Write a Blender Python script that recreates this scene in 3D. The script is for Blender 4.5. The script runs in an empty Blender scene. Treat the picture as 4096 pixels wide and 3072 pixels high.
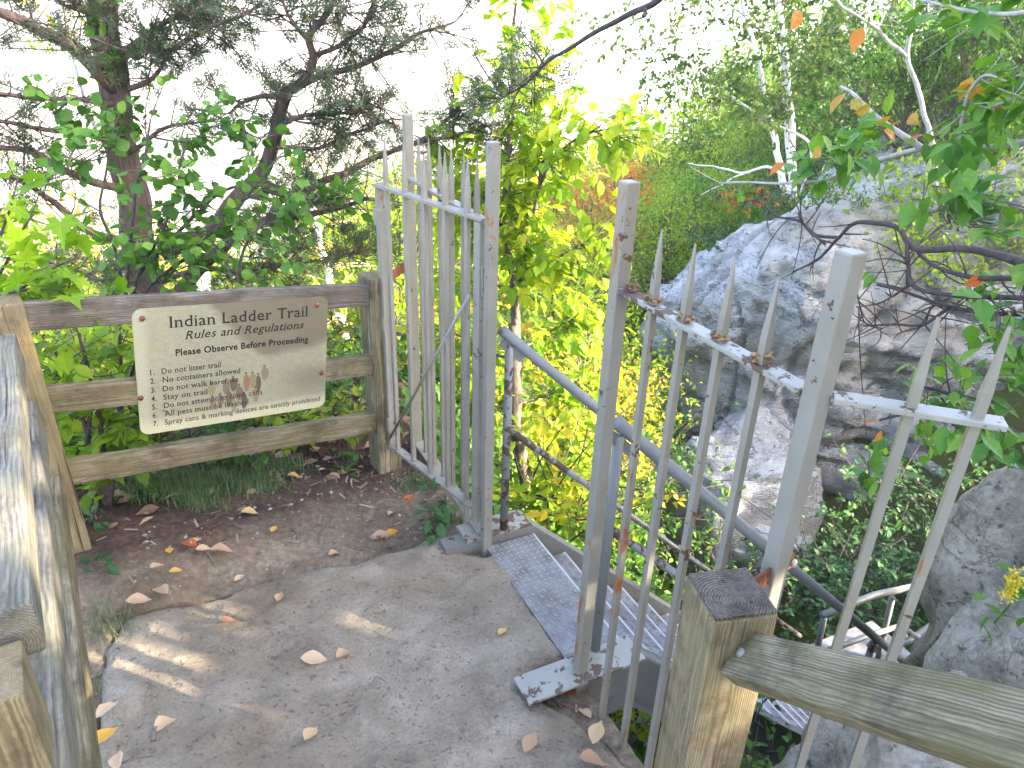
import bpy, bmesh, math
import numpy as np
from mathutils import Vector, Matrix

C = bpy.context.scene
rng = np.random.default_rng(11)

# ------------------------------------------------------------------ camera, sky, sun, exposure
EYE = np.array([0.0, 0.0, 1.8])
FOC = 2953.0                                   # focal length in pixels of a 4096 wide frame
_dn = np.array([-206.0, 5910.0, FOC]); _dn /= np.linalg.norm(_dn)
_fw = np.array([0, 0, 1.0]) - _dn * _dn[2]; _fw /= np.linalg.norm(_fw)
_rt = np.cross(_dn, _fw)
cam_d = bpy.data.cameras.new("camera")
cam_d.sensor_width = 36.0; cam_d.lens = 36.0 * FOC / 4096.0
cam_d.clip_start = 0.02; cam_d.clip_end = 20000.0
cam = bpy.data.objects.new("camera", cam_d); C.collection.objects.link(cam)
_M = np.array([_rt, _fw, -_dn])
_cx, _cy, _cz = _M @ [1, 0, 0], _M @ [0, -1, 0], _M @ [0, 0, -1]
cam.matrix_world = Matrix(((_cx[0], _cy[0], _cz[0], EYE[0]), (_cx[1], _cy[1], _cz[1], EYE[1]),
                           (_cx[2], _cy[2], _cz[2], EYE[2]), (0, 0, 0, 1)))
C.camera = cam

SUN = np.array([0.89, -0.295, 0.43]); SUN /= np.linalg.norm(SUN)
w = bpy.data.worlds.new("World"); C.world = w; w.use_nodes = True
nt = w.node_tree; bg = nt.nodes["Background"]
sky = nt.nodes.new("ShaderNodeTexSky"); sky.sky_type = 'NISHITA'; sky.sun_disc = False
sky.sun_elevation = math.asin(SUN[2]); sky.sun_rotation = math.atan2(SUN[0], SUN[1])
sky.altitude = 300; sky.air_density = .65; sky.dust_density = 4.0; sky.ozone_density = .6
nt.links.new(sky.outputs[0], bg.inputs[0]); bg.inputs[1].default_value = 0.15
sl = bpy.data.lights.new("sun", 'SUN'); sl.energy = 2.7; sl.angle = math.radians(0.5); sl.color = (1.0, 0.86, 0.66)
so = bpy.data.objects.new("sun", sl); C.collection.objects.link(so)
so.rotation_euler = Vector(SUN).to_track_quat('Z', 'Y').to_euler()
C.view_settings.view_transform = 'Standard'; C.view_settings.look = 'None'
C.view_settings.exposure = 3.6; C.view_settings.gamma = 1.0
C.cycles.max_bounces = 8; C.cycles.diffuse_bounces = 4; C.cycles.transmission_bounces = 4; C.cycles.transparent_max_bounces = 4
C.cycles.caustics_reflective = False; C.cycles.caustics_refractive = False
try: C.cycles.use_denoising = True
except Exception: pass

HAZE = .0009
# ------------------------------------------------------------------ surveying helpers (photo measurements -> world points)
def ray(px, py):                               # px, py measured on a 2212 wide view of the photograph
    k = 4096 / 2212
    d = np.array([(px * k - 2048) / FOC, (py * k - 1536) / FOC, 1.0])
    return _M @ d
def sight(px, py, dist):                       # the point seen there at that horizontal distance
    d = ray(px, py); return EYE + d * dist / math.hypot(d[0], d[1])
def at_z(px, py, z):
    d = ray(px, py); return EYE + d * (z - EYE[2]) / d[2]
def on_plane(px, py, p, nrm):
    d = ray(px, py); return EYE + d * (np.dot(nrm, np.asarray(p) - EYE) / np.dot(nrm, d))

# ------------------------------------------------------------------ noise
def _hash(ix, iy, iz, s):
    h = (ix * 374761393 + iy * 668265263 + iz * 2147483647 + s * 974634777) & 0xFFFFFFFF
    h = ((h ^ (h >> 13)) * 1274126177) & 0xFFFFFFFF
    h = h ^ (h >> 16)
    return (h & 0xFFFF) / 65535.0
def vnoise(p, s=0):
    p = np.asarray(p, float); i = np.floor(p).astype(np.int64); f = p - i; f = f * f * (3 - 2 * f); r = 0
    for dx in (0, 1):
        for dy in (0, 1):
            for dz in (0, 1):
                wgt = (f[..., 0] if dx else 1 - f[..., 0]) * (f[..., 1] if dy else 1 - f[..., 1]) * (f[..., 2] if dz else 1 - f[..., 2])
                r = r + wgt * _hash(i[..., 0] + dx, i[..., 1] + dy, i[..., 2] + dz, s)
    return r * 2 - 1
def fbm(p, o=4, s=0):
    p = np.asarray(p, float); a, r = 1.0, 0
    for k in range(o):
        r = r + a * vnoise(p, s + k); p = p * 2.03 + 7.1; a *= 0.5
    return r
def sstep(a, b, x):
    t = np.clip((x - a) / (b - a), 0, 1); return t * t * (3 - 2 * t)

# ------------------------------------------------------------------ objects
def tag(o, label=None, cat=None, group=None, kind=None):
    if label: o["label"] = label
    if cat: o["category"] = cat
    if group: o["group"] = group
    if kind: o["kind"] = kind
    return o
def empty(name, loc, label=None, cat=None, group=None):
    o = bpy.data.objects.new(name, None); C.collection.objects.link(o); o.location = Vector(loc)
    o.empty_display_size = 0.1
    return tag(o, label, cat, group)
def link(name, me, mat, parent=None, M=None):
    o = bpy.data.objects.new(name, me); C.collection.objects.link(o)
    if mat and not me.materials: me.materials.append(mat)
    M = M if M is not None else Matrix.Identity(4)
    if parent is not None:
        o.parent = parent; base = parent.location
        if parent.parent is not None: base = base + parent.parent.location
        M = Matrix.Translation(-base) @ M
    o.matrix_local = M
    return o
def np_mesh(name, V, faces, smooth=False, tint=None):
    """faces: list of int arrays (M,k)"""
    V = np.asarray(V, np.float32); me = bpy.data.meshes.new(name)
    me.vertices.add(len(V)); me.vertices.foreach_set("co", V.ravel())
    idx = np.concatenate([f.ravel() for f in faces]).astype(np.int32)
    tot = np.concatenate([np.full(len(f), f.shape[1]) for f in faces]).astype(np.int32)
    st = np.concatenate([[0], np.cumsum(tot)[:-1]]).astype(np.int32)
    me.loops.add(len(idx)); me.loops.foreach_set("vertex_index", idx)
    me.polygons.add(len(tot)); me.polygons.foreach_set("loop_start", st); me.polygons.foreach_set("loop_total", tot)
    me.polygons.foreach_set("use_smooth", np.full(len(tot), bool(smooth)))
    if tint is not None:
        a = me.attributes.new("tint", 'FLOAT', 'POINT'); a.data.foreach_set("value", np.asarray(tint, np.float32))
    me.update(calc_edges=True); return me
def frame(x, up=(0, 0, 1)):
    x = np.asarray(x, float); x = x / np.linalg.norm(x); up = np.asarray(up, float)
    y = np.cross(up, x); y /= np.linalg.norm(y) + 1e-9; return np.stack([x, y, np.cross(x, y)], 1)
def mat4(R, t):
    return Matrix(((R[0][0], R[0][1], R[0][2], t[0]), (R[1][0], R[1][1], R[1][2], t[1]), (R[2][0], R[2][1], R[2][2], t[2]), (0, 0, 0, 1)))
def beam(name, p0, p1, wid, hgt, mat, parent, up=(0, 0, 1), bev=0.004, wob=0.0, seg=1, seed=0):
    """bar from p0 to p1, centred; local X along it, so that grain runs along it"""
    p0, p1 = np.asarray(p0, float), np.asarray(p1, float); L = np.linalg.norm(p1 - p0)
    bm = bmesh.new(); bmesh.ops.create_cube(bm, size=1)
    for v in bm.verts: v.co = Vector((v.co.x * L, v.co.y * wid, v.co.z * hgt))
    if bev: bmesh.ops.bevel(bm, geom=list(bm.edges), offset=bev, segments=2, affect='EDGES', profile=0.6)
    if seg > 1:
        for k in range(1, seg):
            x = -L / 2 + L * k / seg
            bmesh.ops.bisect_plane(bm, geom=list(bm.verts) + list(bm.edges) + list(bm.faces), plane_co=(x, 0, 0), plane_no=(1, 0, 0))
    if wob:
        P = np.array([v.co[:] for v in bm.verts]); q = np.stack([P[:, 0] * 5, P[:, 1] * 6, P[:, 2] * 6], 1) + seed * 3.7
        d = np.stack([0 * P[:, 0], vnoise(q, 3), vnoise(q, 9)], 1) * wob
        for v, dd in zip(bm.verts, d): v.co += Vector(dd)
    me = bpy.data.meshes.new(name); bm.to_mesh(me); bm.free()
    return link(name, me, mat, parent, mat4(frame(p1 - p0, up), (p0 + p1) / 2))
def tube_np(P, r, sides=8, cap=True):
    P = np.asarray(P, float); r = np.broadcast_to(np.asarray(r, float), (len(P),)); n = len(P)
    T = np.gradient(P, axis=0); T /= np.linalg.norm(T, axis=1)[:, None] + 1e-9
    ref = np.array([0.31, 0.17, 0.93]) if abs(T[0] @ [0.31, 0.17, 0.93]) < 0.9 else np.array([1, 0.1, 0])
    A = np.cross(T, ref); A /= np.linalg.norm(A, axis=1)[:, None] + 1e-9; Bn = np.cross(T, A)
    a = np.arange(sides) * 2 * np.pi / sides
    V = P[:, None] + r[:, None, None] * (np.cos(a)[None, :, None] * A[:, None] + np.sin(a)[None, :, None] * Bn[:, None])
    i = np.arange(n - 1)[:, None] * sides; j = np.arange(sides); k = (j + 1) % sides
    F = np.stack([i + j, i + k, i + sides + k, i + sides + j], -1).reshape(-1, 4)
    V = V.reshape(-1, 3); F = [F]
    if cap: F.append(np.stack([np.arange(sides)[::-1], (n - 1) * sides + np.arange(sides)]))
    return V, F
class Bag:                                      # gathers pieces of ONE part
    def __init__(s): s.V = []; s.F = {}; s.T = []; s.n = 0
    def add(s, V, F, tint=0.5):
        V = np.asarray(V); s.V.append(V); s.T.append(np.broadcast_to(tint, (len(V),)))
        for f in F: s.F.setdefault(f.shape[1], []).append(f + s.n)
        s.n += len(V)
    def tube(s, P, r, sides=6, tint=0.5): s.add(*tube_np(P, r, sides), tint=tint)
    def mesh(s, name, smooth=True):
        return np_mesh(name, np.concatenate(s.V), [np.concatenate(f) for f in s.F.values()], smooth, np.concatenate(s.T))
    def build(s, name, mat, parent=None, smooth=True): return link(name, s.mesh(name, smooth), mat, parent)
def rand_unit(n):
    v = rng.normal(size=(n, 3)); return v / np.linalg.norm(v, axis=1)[:, None]
def frames(x, z):                               # vectorised: x axis along x, z close to z
    x = x / (np.linalg.norm(x, axis=1)[:, None] + 1e-9); y = np.cross(z, x); y /= np.linalg.norm(y, axis=1)[:, None] + 1e-9
    return np.stack([x, y, np.cross(x, y)], 2)
def scatter(tv, tf, pos, R, sc, tint, bag):
    tv = np.asarray(tv, float); N, k = len(pos), len(tv)
    V = np.einsum('nij,kj->nki', R, tv) * np.asarray(sc).reshape(-1, 1, 1) + pos[:, None]
    off = (np.arange(N) * k)[:, None, None]
    bag.add(V.reshape(-1, 3), [(np.asarray(f)[None] + off).reshape(-1, np.asarray(f).shape[1]) for f in tf], np.repeat(tint, k))
# leaf templates: x along the midrib, unit length; folded along it and drooping at the tip
def _leaf(ws, fold=.22, droop=.16, wave=.012):
    ts = np.linspace(0, 1, len(ws) + 2); v = [(0, 0, 0)]; q, t3 = [], []
    for k, (t, w_) in enumerate(zip(ts[1:-1], ws)):
        z = -droop * t * t; e = wave * (-1) ** k
        v += [(t, w_, z + fold * w_ + e), (t, 0, z), (t, -w_, z + fold * w_ - e)]
    n = len(v); v.append((1, 0, -droop)); t3 += [(0, 2, 1), (0, 3, 2), (n - 3, n - 2, n), (n - 2, n - 1, n)]
    for k in range(len(ws) - 1):
        a = 1 + 3 * k; q += [(a, a + 1, a + 4, a + 3), (a + 1, a + 2, a + 5, a + 4)]
    return (v, [t3, q])
LEAF = _leaf([.15, .245, .275, .25, .17, .07])
ROUND = _leaf([.26, .37, .40, .34, .2], .15, .1)
RHOMB = ([(0, 0, 0), (.5, .3, .05), (1, 0, -.05), (.5, -.3, .05)], [[(0, 3, 2, 1)]])
def _maple():
    a = np.radians([180, 150, 118, 96, 74, 52, 38, 20, 0, -20, -38, -52, -74, -96, -118, -150])
    r = np.array([.05, .28, .5, .3, .62, .34, .42, .36, .95, .36, .42, .34, .62, .3, .5, .28])
    v = [(0, 0, 0)] + [(ri * math.cos(t) + .0, ri * math.sin(t), .06 * abs(math.sin(t)) - .12 * ri * ri) for t, ri in zip(a, r)]
    return (v, [[(0, 1 + (i + 1) % 16, 1 + i) for i in range(16)]])
MAPLE = _maple()
def _spray():                                   # flat feathery conifer twig
    v, f = [], []
    def blade(p, d, L, wd):
        p = np.array(p, float); d = np.array(d, float) / np.linalg.norm(d); s = np.array([-d[1], d[0], 0]) * wd
        n = len(v); v.extend([tuple(p - s), tuple(p + d * L * .6 + s * 1.1), tuple(p + d * L), tuple(p + d * L * .5 - s * 1.3)]); f.append((n, n + 3, n + 2, n + 1))
    blade((0, 0, 0), (1, 0, 0), 1, .022)
    r = np.random.default_rng(3)
    for k in range(8):
        x = .14 + .1 * k; sgn = 1 if k % 2 else -1; L = (.5 - .04 * k) * r.uniform(.8, 1.2); a = sgn * r.uniform(.6, 1.0)
        d = (math.cos(a), math.sin(a), r.uniform(-.25, .35)); blade((x, 0, 0), d, L, .026)
        for q in (.35, .65):
            b = a + (.7 if k % 3 else -.7) * (1 if q < .5 else -1)
            blade((x + d[0] * L * q, d[1] * L * q, d[2] * L * q), (math.cos(b), math.sin(b), r.uniform(-.2, .3)), L * .42, .024)
    return (v, [f])
SPRAY = _spray()

# ------------------------------------------------------------------ materials
def new_mat(name):
    m = bpy.data.materials.new(name); m.use_nodes = True; return m, m.node_tree, m.node_tree.nodes["Principled BSDF"]
class G:                                        # little node-graph helper
    def __init__(s, nt): s.nt = nt
    def n(s, t, **kw):
        nd = s.nt.nodes.new("ShaderNode" + t)
        for k, v in kw.items():
            if k in nd.inputs.keys(): s.set(nd.inputs[k], v)
            else: setattr(nd, k, v)
        return nd
    def set(s, inp, v):
        if isinstance(v, bpy.types.NodeSocket): s.nt.links.new(v, inp)
        else:
            if isinstance(v, tuple) and len(v) == 3 and inp.type == 'RGBA': v = v + (1,)
            inp.default_value = v
    def coord(s, scale=(1, 1, 1), kind="Object"):
        mp = s.n("Mapping"); s.set(mp.inputs["Vector"], s.n("TexCoord").outputs[kind]); mp.inputs["Scale"].default_value = scale; return mp.outputs[0]
    def noise(s, vec, scale, detail=4, rough=.55, dist=0.0):
        return s.n("TexNoise", Vector=vec, Scale=scale, Detail=detail, Roughness=rough, Distortion=dist).outputs["Fac"]
    def ramp(s, fac, stops, interp='LINEAR'):
        r = s.n("ValToRGB"); s.set(r.inputs[0], fac); cr = r.color_ramp; cr.interpolation = interp
        while len(cr.elements) < len(stops): cr.elements.new(.5)
        for e, (p, c) in zip(cr.elements, stops):
            e.position = p; e.color = (c, c, c, 1) if not isinstance(c, tuple) else c + (1,)
        return r.outputs[0]
    def mix(s, fac, a, b, mode='MIX'):
        m = s.n("Mix", data_type='RGBA', blend_type=mode); s.set(m.inputs[0], fac); s.set(m.inputs[6], a); s.set(m.inputs[7], b); return m.outputs[2]
    def math(s, op, a, b=0.0, clamp=False):
        m = s.n("Math", operation=op, use_clamp=clamp); s.set(m.inputs[0], a); s.set(m.inputs[1], b); return m.outputs[0]
    def bump(s, h, strength, dist, normal=None):
        b = s.n("Bump", Height=h, Strength=strength, Distance=dist)
        if normal is not None: s.set(b.inputs["Normal"], normal)
        return b.outputs[0]
    def sep(s, vec):
        x = s.n("SeparateXYZ"); s.set(x.inputs[0], vec); return x.outputs

def leaf_mat(name, stops, trans=.45, rough=.5, spread=.25):
    m, nt, b = new_mat(name); g = G(nt)
    t = g.n("Attribute", attribute_name="tint").outputs["Fac"]
    if spread: t = g.math('ADD', t, g.math('MULTIPLY', g.math('SUBTRACT', g.n("ObjectInfo").outputs["Random"], .5), spread), True)
    col = g.ramp(t, stops); b.inputs["Roughness"].default_value = rough; g.set(b.inputs["Base Color"], col)
    b.inputs["Specular IOR Level"].default_value = .35
    tr = g.n("BsdfTranslucent"); g.set(tr.inputs[0], g.mix(1.0, col, (1.0, 1.0, .55), 'MULTIPLY'))
    mx = g.n("MixShader"); mx.inputs[0].default_value = trans
    nt.links.new(b.outputs[0], mx.inputs[1]); nt.links.new(tr.outputs[0], mx.inputs[2])
    nt.links.new(mx.outputs[0], nt.nodes["Material Output"].inputs[0]); return m
def wood_mat(name, dark, light, tint2, amt2=.5, ring=70, seed=0.0):
    m, nt, b = new_mat(name); g = G(nt)
    tc = g.n("TexCoord").outputs["Object"]; mp = g.n("Mapping"); g.set(mp.inputs[0], tc); mp.inputs["Location"].default_value = (seed, .013, .021); p = mp.outputs[0]
    oi = g.n("ObjectInfo").outputs["Random"]
    off = g.n("VectorMath", operation='ADD'); g.set(off.inputs[0], p); cb = g.n("CombineXYZ"); g.set(cb.inputs[0], g.math('MULTIPLY', oi, 9.0)); g.set(off.inputs[1], cb.outputs[0]); p = off.outputs[0]
    def sc(v): q = g.n("Mapping"); g.set(q.inputs[0], p); q.inputs["Scale"].default_value = v; return q.outputs[0]
    wv = g.n("TexWave", wave_type='RINGS', rings_direction='X', Vector=sc((.35, 1, 1)), Scale=ring, Distortion=9.0, Detail=4.0); wv.inputs["Detail Scale"].default_value = .22; wv.inputs["Detail Roughness"].default_value = .6
    ringv = wv.outputs["Fac"]
    fine = g.noise(sc((5, 210, 210)), 1.0, 6, .7, .3); mid = g.noise(sc((2.2, 34, 34)), 1.0, 5, .65, .6)
    grain = g.math('ADD', g.math('MULTIPLY', ringv, .16), g.math('ADD', g.math('MULTIPLY', fine, .54), g.math('MULTIPLY', mid, .33)))
    col = g.ramp(grain, [(.36, dark), (.52, tuple(.45 * (a + c) for a, c in zip(dark, light))), (.70, light)])
    blot = g.ramp(g.noise(sc((5, 14, 14)), 1.3, 7, .68), [(.42, 0.0), (.60, 1.0)])
    col = g.mix(g.math('MULTIPLY', blot, amt2), col, g.mix(fine, tuple(c * .6 for c in tint2), tuple(min(1, c * 1.6) for c in tint2)))
    dirt = g.ramp(g.noise(sc((7, 10, 10)), 1.0, 6, .7), [(.50, 0.0), (.68, .7)])
    col = g.mix(dirt, col, tuple(c * .55 for c in dark))
    crack = g.ramp(g.noise(sc((1.3, 46, 46)), 1.0, 4, .55, .5), [(.29, 1.0), (.335, 0.0)])
    col = g.mix(g.math('MULTIPLY', crack, .85), col, tuple(c * .18 for c in dark))
    g.set(b.inputs["Base Color"], col); b.inputs["Roughness"].default_value = .82; b.inputs["Specular IOR Level"].default_value = .25
    h = g.math('SUBTRACT', g.math('ADD', g.math('MULTIPLY', ringv, .4), fine), g.math('MULTIPLY', crack, 1.6))
    g.set(b.inputs["Normal"], g.bump(h, .55, .0025)); return m
def paint_mat(name, base, chip, chipcut, rustcut=.70, rough=.42, scale=38):
    m, nt, b = new_mat(name); g = G(nt); p = g.n("NewGeometry").outputs["Position"]; pz = g.n("Mapping"); g.set(pz.inputs[0], p); pz.inputs["Scale"].default_value = (1, 1, .3)
    n1 = g.noise(p, scale, 5, .62, .2); n2 = g.noise(p, 5.5, 3, .5)
    sel = g.math('ADD', n1, g.math('MULTIPLY', g.math('SUBTRACT', n2, .5), .55))
    ck = g.ramp(sel, [(chipcut, 0.0), (chipcut + .012, 1.0)])
    grime = g.noise(p, 9, 5, .6); col = g.mix(g.ramp(grime, [(.4, 0.0), (.75, .55)]), base, tuple(c * f for c, f in zip(base, (.72, .68, .58))))
    ru = g.ramp(g.noise(pz.outputs[0], 17, 5, .65, .6), [(rustcut - .1, 0.0), (rustcut, .0), (rustcut + .05, 1.0)])
    rust = g.mix(g.noise(p, 120, 3), (.16, .045, .014), (.34, .14, .045))
    col = g.mix(ck, col, g.mix(g.noise(p, 16, 2), chip, (.10, .036, .016)))
    col = g.mix(ru, col, rust)
    g.set(b.inputs["Base Color"], col); g.set(b.inputs["Roughness"], g.mix(ck, (rough,) * 3, (.8,) * 3))
    h = g.math('SUBTRACT', g.math('MULTIPLY', g.noise(p, 160, 3), .25), ck); g.set(b.inputs["Normal"], g.bump(h, .5, .0012)); return m
def bark_mat(name, a, c, scale=(1, 1, .25), freq=40, strength=.9):
    m, nt, b = new_mat(name); g = G(nt); p = g.coord(scale); n1 = g.noise(p, freq, 5, .65, .3)
    g.set(b.inputs["Base Color"], g.ramp(n1, [(.3, a), (.7, c)])); b.inputs["Roughness"].default_value = .9
    g.set(b.inputs["Normal"], g.bump(n1, strength, .01)); return m

PAINT = paint_mat("white metal paint", (0.212, 0.202, 0.172), (.05, .045, .04), .70, .66)
PAINT_WORN = paint_mat("worn white metal paint", (0.264, 0.260, 0.228), (.085, .085, .068), .545, .72, scale=30)
PAINT_RUST = paint_mat("rust streaked white paint", (0.216, 0.202, 0.166), (.075, .045, .028), .68, .59, scale=34)
PIPE = paint_mat("grey pipe paint", (0.152, 0.158, 0.154), (.04, .05, .045), .72, .72)
PIPE_FLAKED = paint_mat("flaking pipe paint", (0.160, 0.164, 0.156), (.022, .035, .030), .545, .70, scale=26)
STEEL = paint_mat("stair channel paint", (0.160, 0.160, 0.148), (.05, .04, .03), .70, .66)
WELD = paint_mat("rusty weld", (.22, .115, .035), (.10, .045, .018), .55, .52)
RUST = paint_mat("rusty iron", (.13, .038, .02), (.05, .02, .012), .55, .52)
W_GREY = wood_mat("grey weathered wood", (0.052, 0.042, 0.034), (0.256, 0.224, 0.184), (0.088, 0.064, 0.042), .6)
W_GREEN = wood_mat("mossy weathered wood", (.066, .052, .030), (.33, .275, .175), (0.096, 0.084, 0.034), .75, seed=2.0)
W_PALE = wood_mat("pale silvered wood", (0.080, 0.074, 0.060), (0.288, 0.268, 0.220), (0.144, 0.136, 0.068), .5, seed=4.0)
W_TAN = wood_mat("tan post wood", (0.104, 0.072, 0.036), (0.336, 0.264, 0.152), (0.152, 0.132, 0.064), .45, ring=95, seed=6.0)

def rock_mat(name, dark, mid, light, stain, sx=(1, 1, 1), freq=3.0, bump=.8, bdist=.03, fine=60, cracks=1.0, lic=.5, pits=.6):
    m, nt, b = new_mat(name); g = G(nt); p = g.coord(sx)
    n1 = g.noise(p, freq, 8, .65, .3); n2 = g.noise(p, fine, 5, .7); n3 = g.noise(p, freq * .35, 3, .5)
    f = g.math('ADD', g.math('MULTIPLY', n1, .6), g.math('MULTIPLY', n2, .4))
    col = g.ramp(f, [(.34, dark), (.5, mid), (.62, light)])
    col = g.mix(g.ramp(n3, [(.48, 0.0), (.66, .75)]), col, g.mix(n2, tuple(c * .55 for c in stain), stain))
    pit = g.ramp(g.noise(p, fine * .5, 3, .6), [(.30, 1.0), (.38, 0.0)])
    col = g.mix(g.math('MULTIPLY', pit, pits), col, tuple(c * .3 for c in dark))
    def crackline(sc2, fr, wd, seed):
        q_ = g.n("Mapping"); g.set(q_.inputs[0], p); q_.inputs["Scale"].default_value = sc2; q_.inputs["Location"].default_value = (seed, seed * .7, seed * .3)
        return g.ramp(g.math('ABSOLUTE', g.math('SUBTRACT', g.noise(q_.outputs[0], fr, 6, .62, .4), .5)), [(0, 1.0), (wd, 0.0)])
    ck = g.math('MAXIMUM', g.math('MULTIPLY', crackline((1, 1, 2.2), freq * .8, .012, 3.1), cracks), g.math('MULTIPLY', crackline((1.6, 1.6, .5), freq * .7, .008, 8.3), cracks))
    ck = g.math('MULTIPLY', ck, g.ramp(g.noise(p, freq * .9, 3, .5), [(.42, 0.0), (.55, 1.0)]))
    col = g.mix(g.math('MULTIPLY', ck, .8), col, tuple(c * .22 for c in dark))
    lich = g.ramp(g.noise(p, freq * 1.7, 6, .7, .6), [(.6, 0.0), (.68, lic)])
    col = g.mix(lich, col, tuple(min(.75, c * 1.25) for c in light))
    g.set(b.inputs["Base Color"], col); b.inputs["Roughness"].default_value = .88; b.inputs["Specular IOR Level"].default_value = .25
    h = g.math('SUBTRACT', g.math('ADD', n1, g.math('MULTIPLY', n2, .35)), g.math('MULTIPLY', pit, .25)); h = g.math('SUBTRACT', h, g.math('MULTIPLY', ck, .6))
    g.set(b.inputs["Normal"], g.bump(h, bump, bdist)); return m
R_SLAB = rock_mat("bedrock slab", (.13, .102, .072), (.225, .188, .138), (.30, .258, .20), (0.188, 0.148, 0.100), freq=5.5, bump=1.0, bdist=.014, fine=110, cracks=.12, lic=.2, pits=.25)
R_CLIFF = rock_mat("limestone cliff", (.36, .35, .35), (.66, .65, .65), (.78, .77, .77), (.56, .48, .36), sx=(1, 1, 2.6), freq=1.5, bump=1.0, bdist=.22, fine=18, cracks=.6)
R_BOULD = rock_mat("lichened boulder", (.11, .095, .068), (.29, .255, .195), (.42, .385, .315), (0.160, 0.132, 0.076), freq=3.5, bump=.85, bdist=.03, fine=40, cracks=.35)

def ground_mat():
    m, nt, b = new_mat("forest ground"); g = G(nt); p = g.n("NewGeometry").outputs["Position"]
    n1 = g.noise(p, 3.0, 6, .6); n2 = g.noise(p, 42, 6, .7); n3 = g.noise(p, 190, 3, .6)
    f = g.math('ADD', g.math('MULTIPLY', n1, .5), g.math('MULTIPLY', n2, .5))
    dirt = g.ramp(f, [(.32, (.07, .051, .035)), (.5, (.155, .121, .083)), (.66, (.29, .235, .17))])
    dirt = g.mix(g.ramp(n3, [(.6, 0.0), (.72, .6)]), dirt, (.34, .28, .21))
    litter = g.ramp(f, [(.34, (.018, .013, .011)), (.52, (.065, .042, .032)), (.66, (.14, .095, .06))])
    floor = g.mix(n2, (.035, .055, .015), (.13, .15, .035))
    sp = g.sep(p); d = g.n("VectorMath", operation='DISTANCE'); g.set(d.inputs[0], p); d.inputs[1].default_value = (-.5, 1.6, 0); dist = d.outputs["Value"]
    fx = g.math('ADD', g.math('MULTIPLY', g.math('ADD', sp[0], 1.48), -.6), g.math('MULTIPLY', g.math('SUBTRACT', sp[1], 2.03), .8))
    fx = g.math('ADD', fx, g.math('MULTIPLY', g.math('SUBTRACT', n1, .5), .7))
    col = g.mix(g.ramp(g.math('MULTIPLY', g.math('ADD', fx, 1.0), .5), [(.39, 0.0), (.48, 1.0)]), dirt, litter)
    col = g.mix(g.ramp(g.math('DIVIDE', dist, 10.0), [(.25, 0.0), (.45, 1.0)]), col, floor)
    far = g.ramp(g.noise(p, .006, 4, .5), [(.40, (.10, .13, .045)), (.5, (.24, .25, .10)), (.6, (.36, .33, .20))])
    col = g.mix(g.ramp(g.math('DIVIDE', dist, 400.0), [(.2, 0.0), (.6, 1.0)]), col, far)
    g.set(b.inputs["Base Color"], col); b.inputs["Roughness"].default_value = .95; b.inputs["Specular IOR Level"].default_value = .15
    g.set(b.inputs["Normal"], g.bump(g.math('ADD', n2, g.math('MULTIPLY', n3, .4)), .8, .012)); return m
BARK = bark_mat("grey brown bark", (.05, .038, .03), (.19, .155, .125))
BARK_CEDAR = bark_mat("cedar bark", (.045, .03, .025), (.17, .115, .09), (1, 1, .12), 50)
BARK_TWIG = bark_mat("dark twig bark", (.03, .022, .024), (.10, .075, .07), (1, 1, 1), 60, .4)
BARK_PALE = bark_mat("pale smooth bark", (.22, .20, .18), (.46, .43, .40), (1, 1, .5), 30, .3)
def birch_mat():
    m, nt, b = new_mat("white birch bark"); g = G(nt); p = g.coord((1, 1, 5)); n = g.noise(p, 7, 4, .6)
    col = g.mix(g.ramp(n, [(.60, 0.0), (.66, 1.0)]), (.74, .71, .68), (.06, .05, .045)); g.set(b.inputs["Base Color"], col); b.inputs["Roughness"].default_value = .7; return m
BIRCH = birch_mat()
L_LIME = leaf_mat("lime leaves", [(.0, (.11, .23, .016)), (.35, (.24, .41, .022)), (.72, (.44, .52, .026)), (1, (.66, .52, .03))], .55)
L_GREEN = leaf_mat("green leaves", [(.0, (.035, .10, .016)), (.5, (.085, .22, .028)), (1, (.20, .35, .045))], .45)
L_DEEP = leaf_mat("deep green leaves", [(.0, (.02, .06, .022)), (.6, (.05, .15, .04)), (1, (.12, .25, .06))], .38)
L_YELL = leaf_mat("yellowing leaves", [(.0, (.10, .18, .018)), (.45, (.30, .33, .025)), (.8, (.52, .38, .025)), (1, (.62, .30, .03))], .5)
L_ORNG = leaf_mat("orange leaves", [(.0, (.30, .24, .03)), (.4, (.50, .22, .03)), (1, (.55, .12, .03))], .45)
L_CEDAR = leaf_mat("cedar scale foliage", [(.0, (.03, .05, .03)), (.6, (.075, .11, .062)), (1, (.16, .18, .085))], .28, .7)
L_HEMLK = leaf_mat("conifer needles", [(.0, (.03, .075, .03)), (.6, (.07, .15, .05)), (1, (.14, .23, .075))], .3, .6)
L_ASH = leaf_mat("mixed autumn leaves", [(.0, (.05, .12, .02)), (.55, (.14, .25, .03)), (.8, (.42, .34, .03)), (1, (.60, .25, .04))], .45)
L_GRASS = leaf_mat("grass blades", [(.0, (.035, .085, .03)), (.6, (.10, .20, .07)), (1, (.30, .29, .15))], .35, .6)
L_DRY = leaf_mat("dry fallen leaves", [(.0, (.09, .05, .03)), (.3, (.36, .20, .12)), (.55, (.56, .40, .25)), (.8, (.60, .33, .05)), (1, (.42, .07, .03))], .25, .6, 0)

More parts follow.
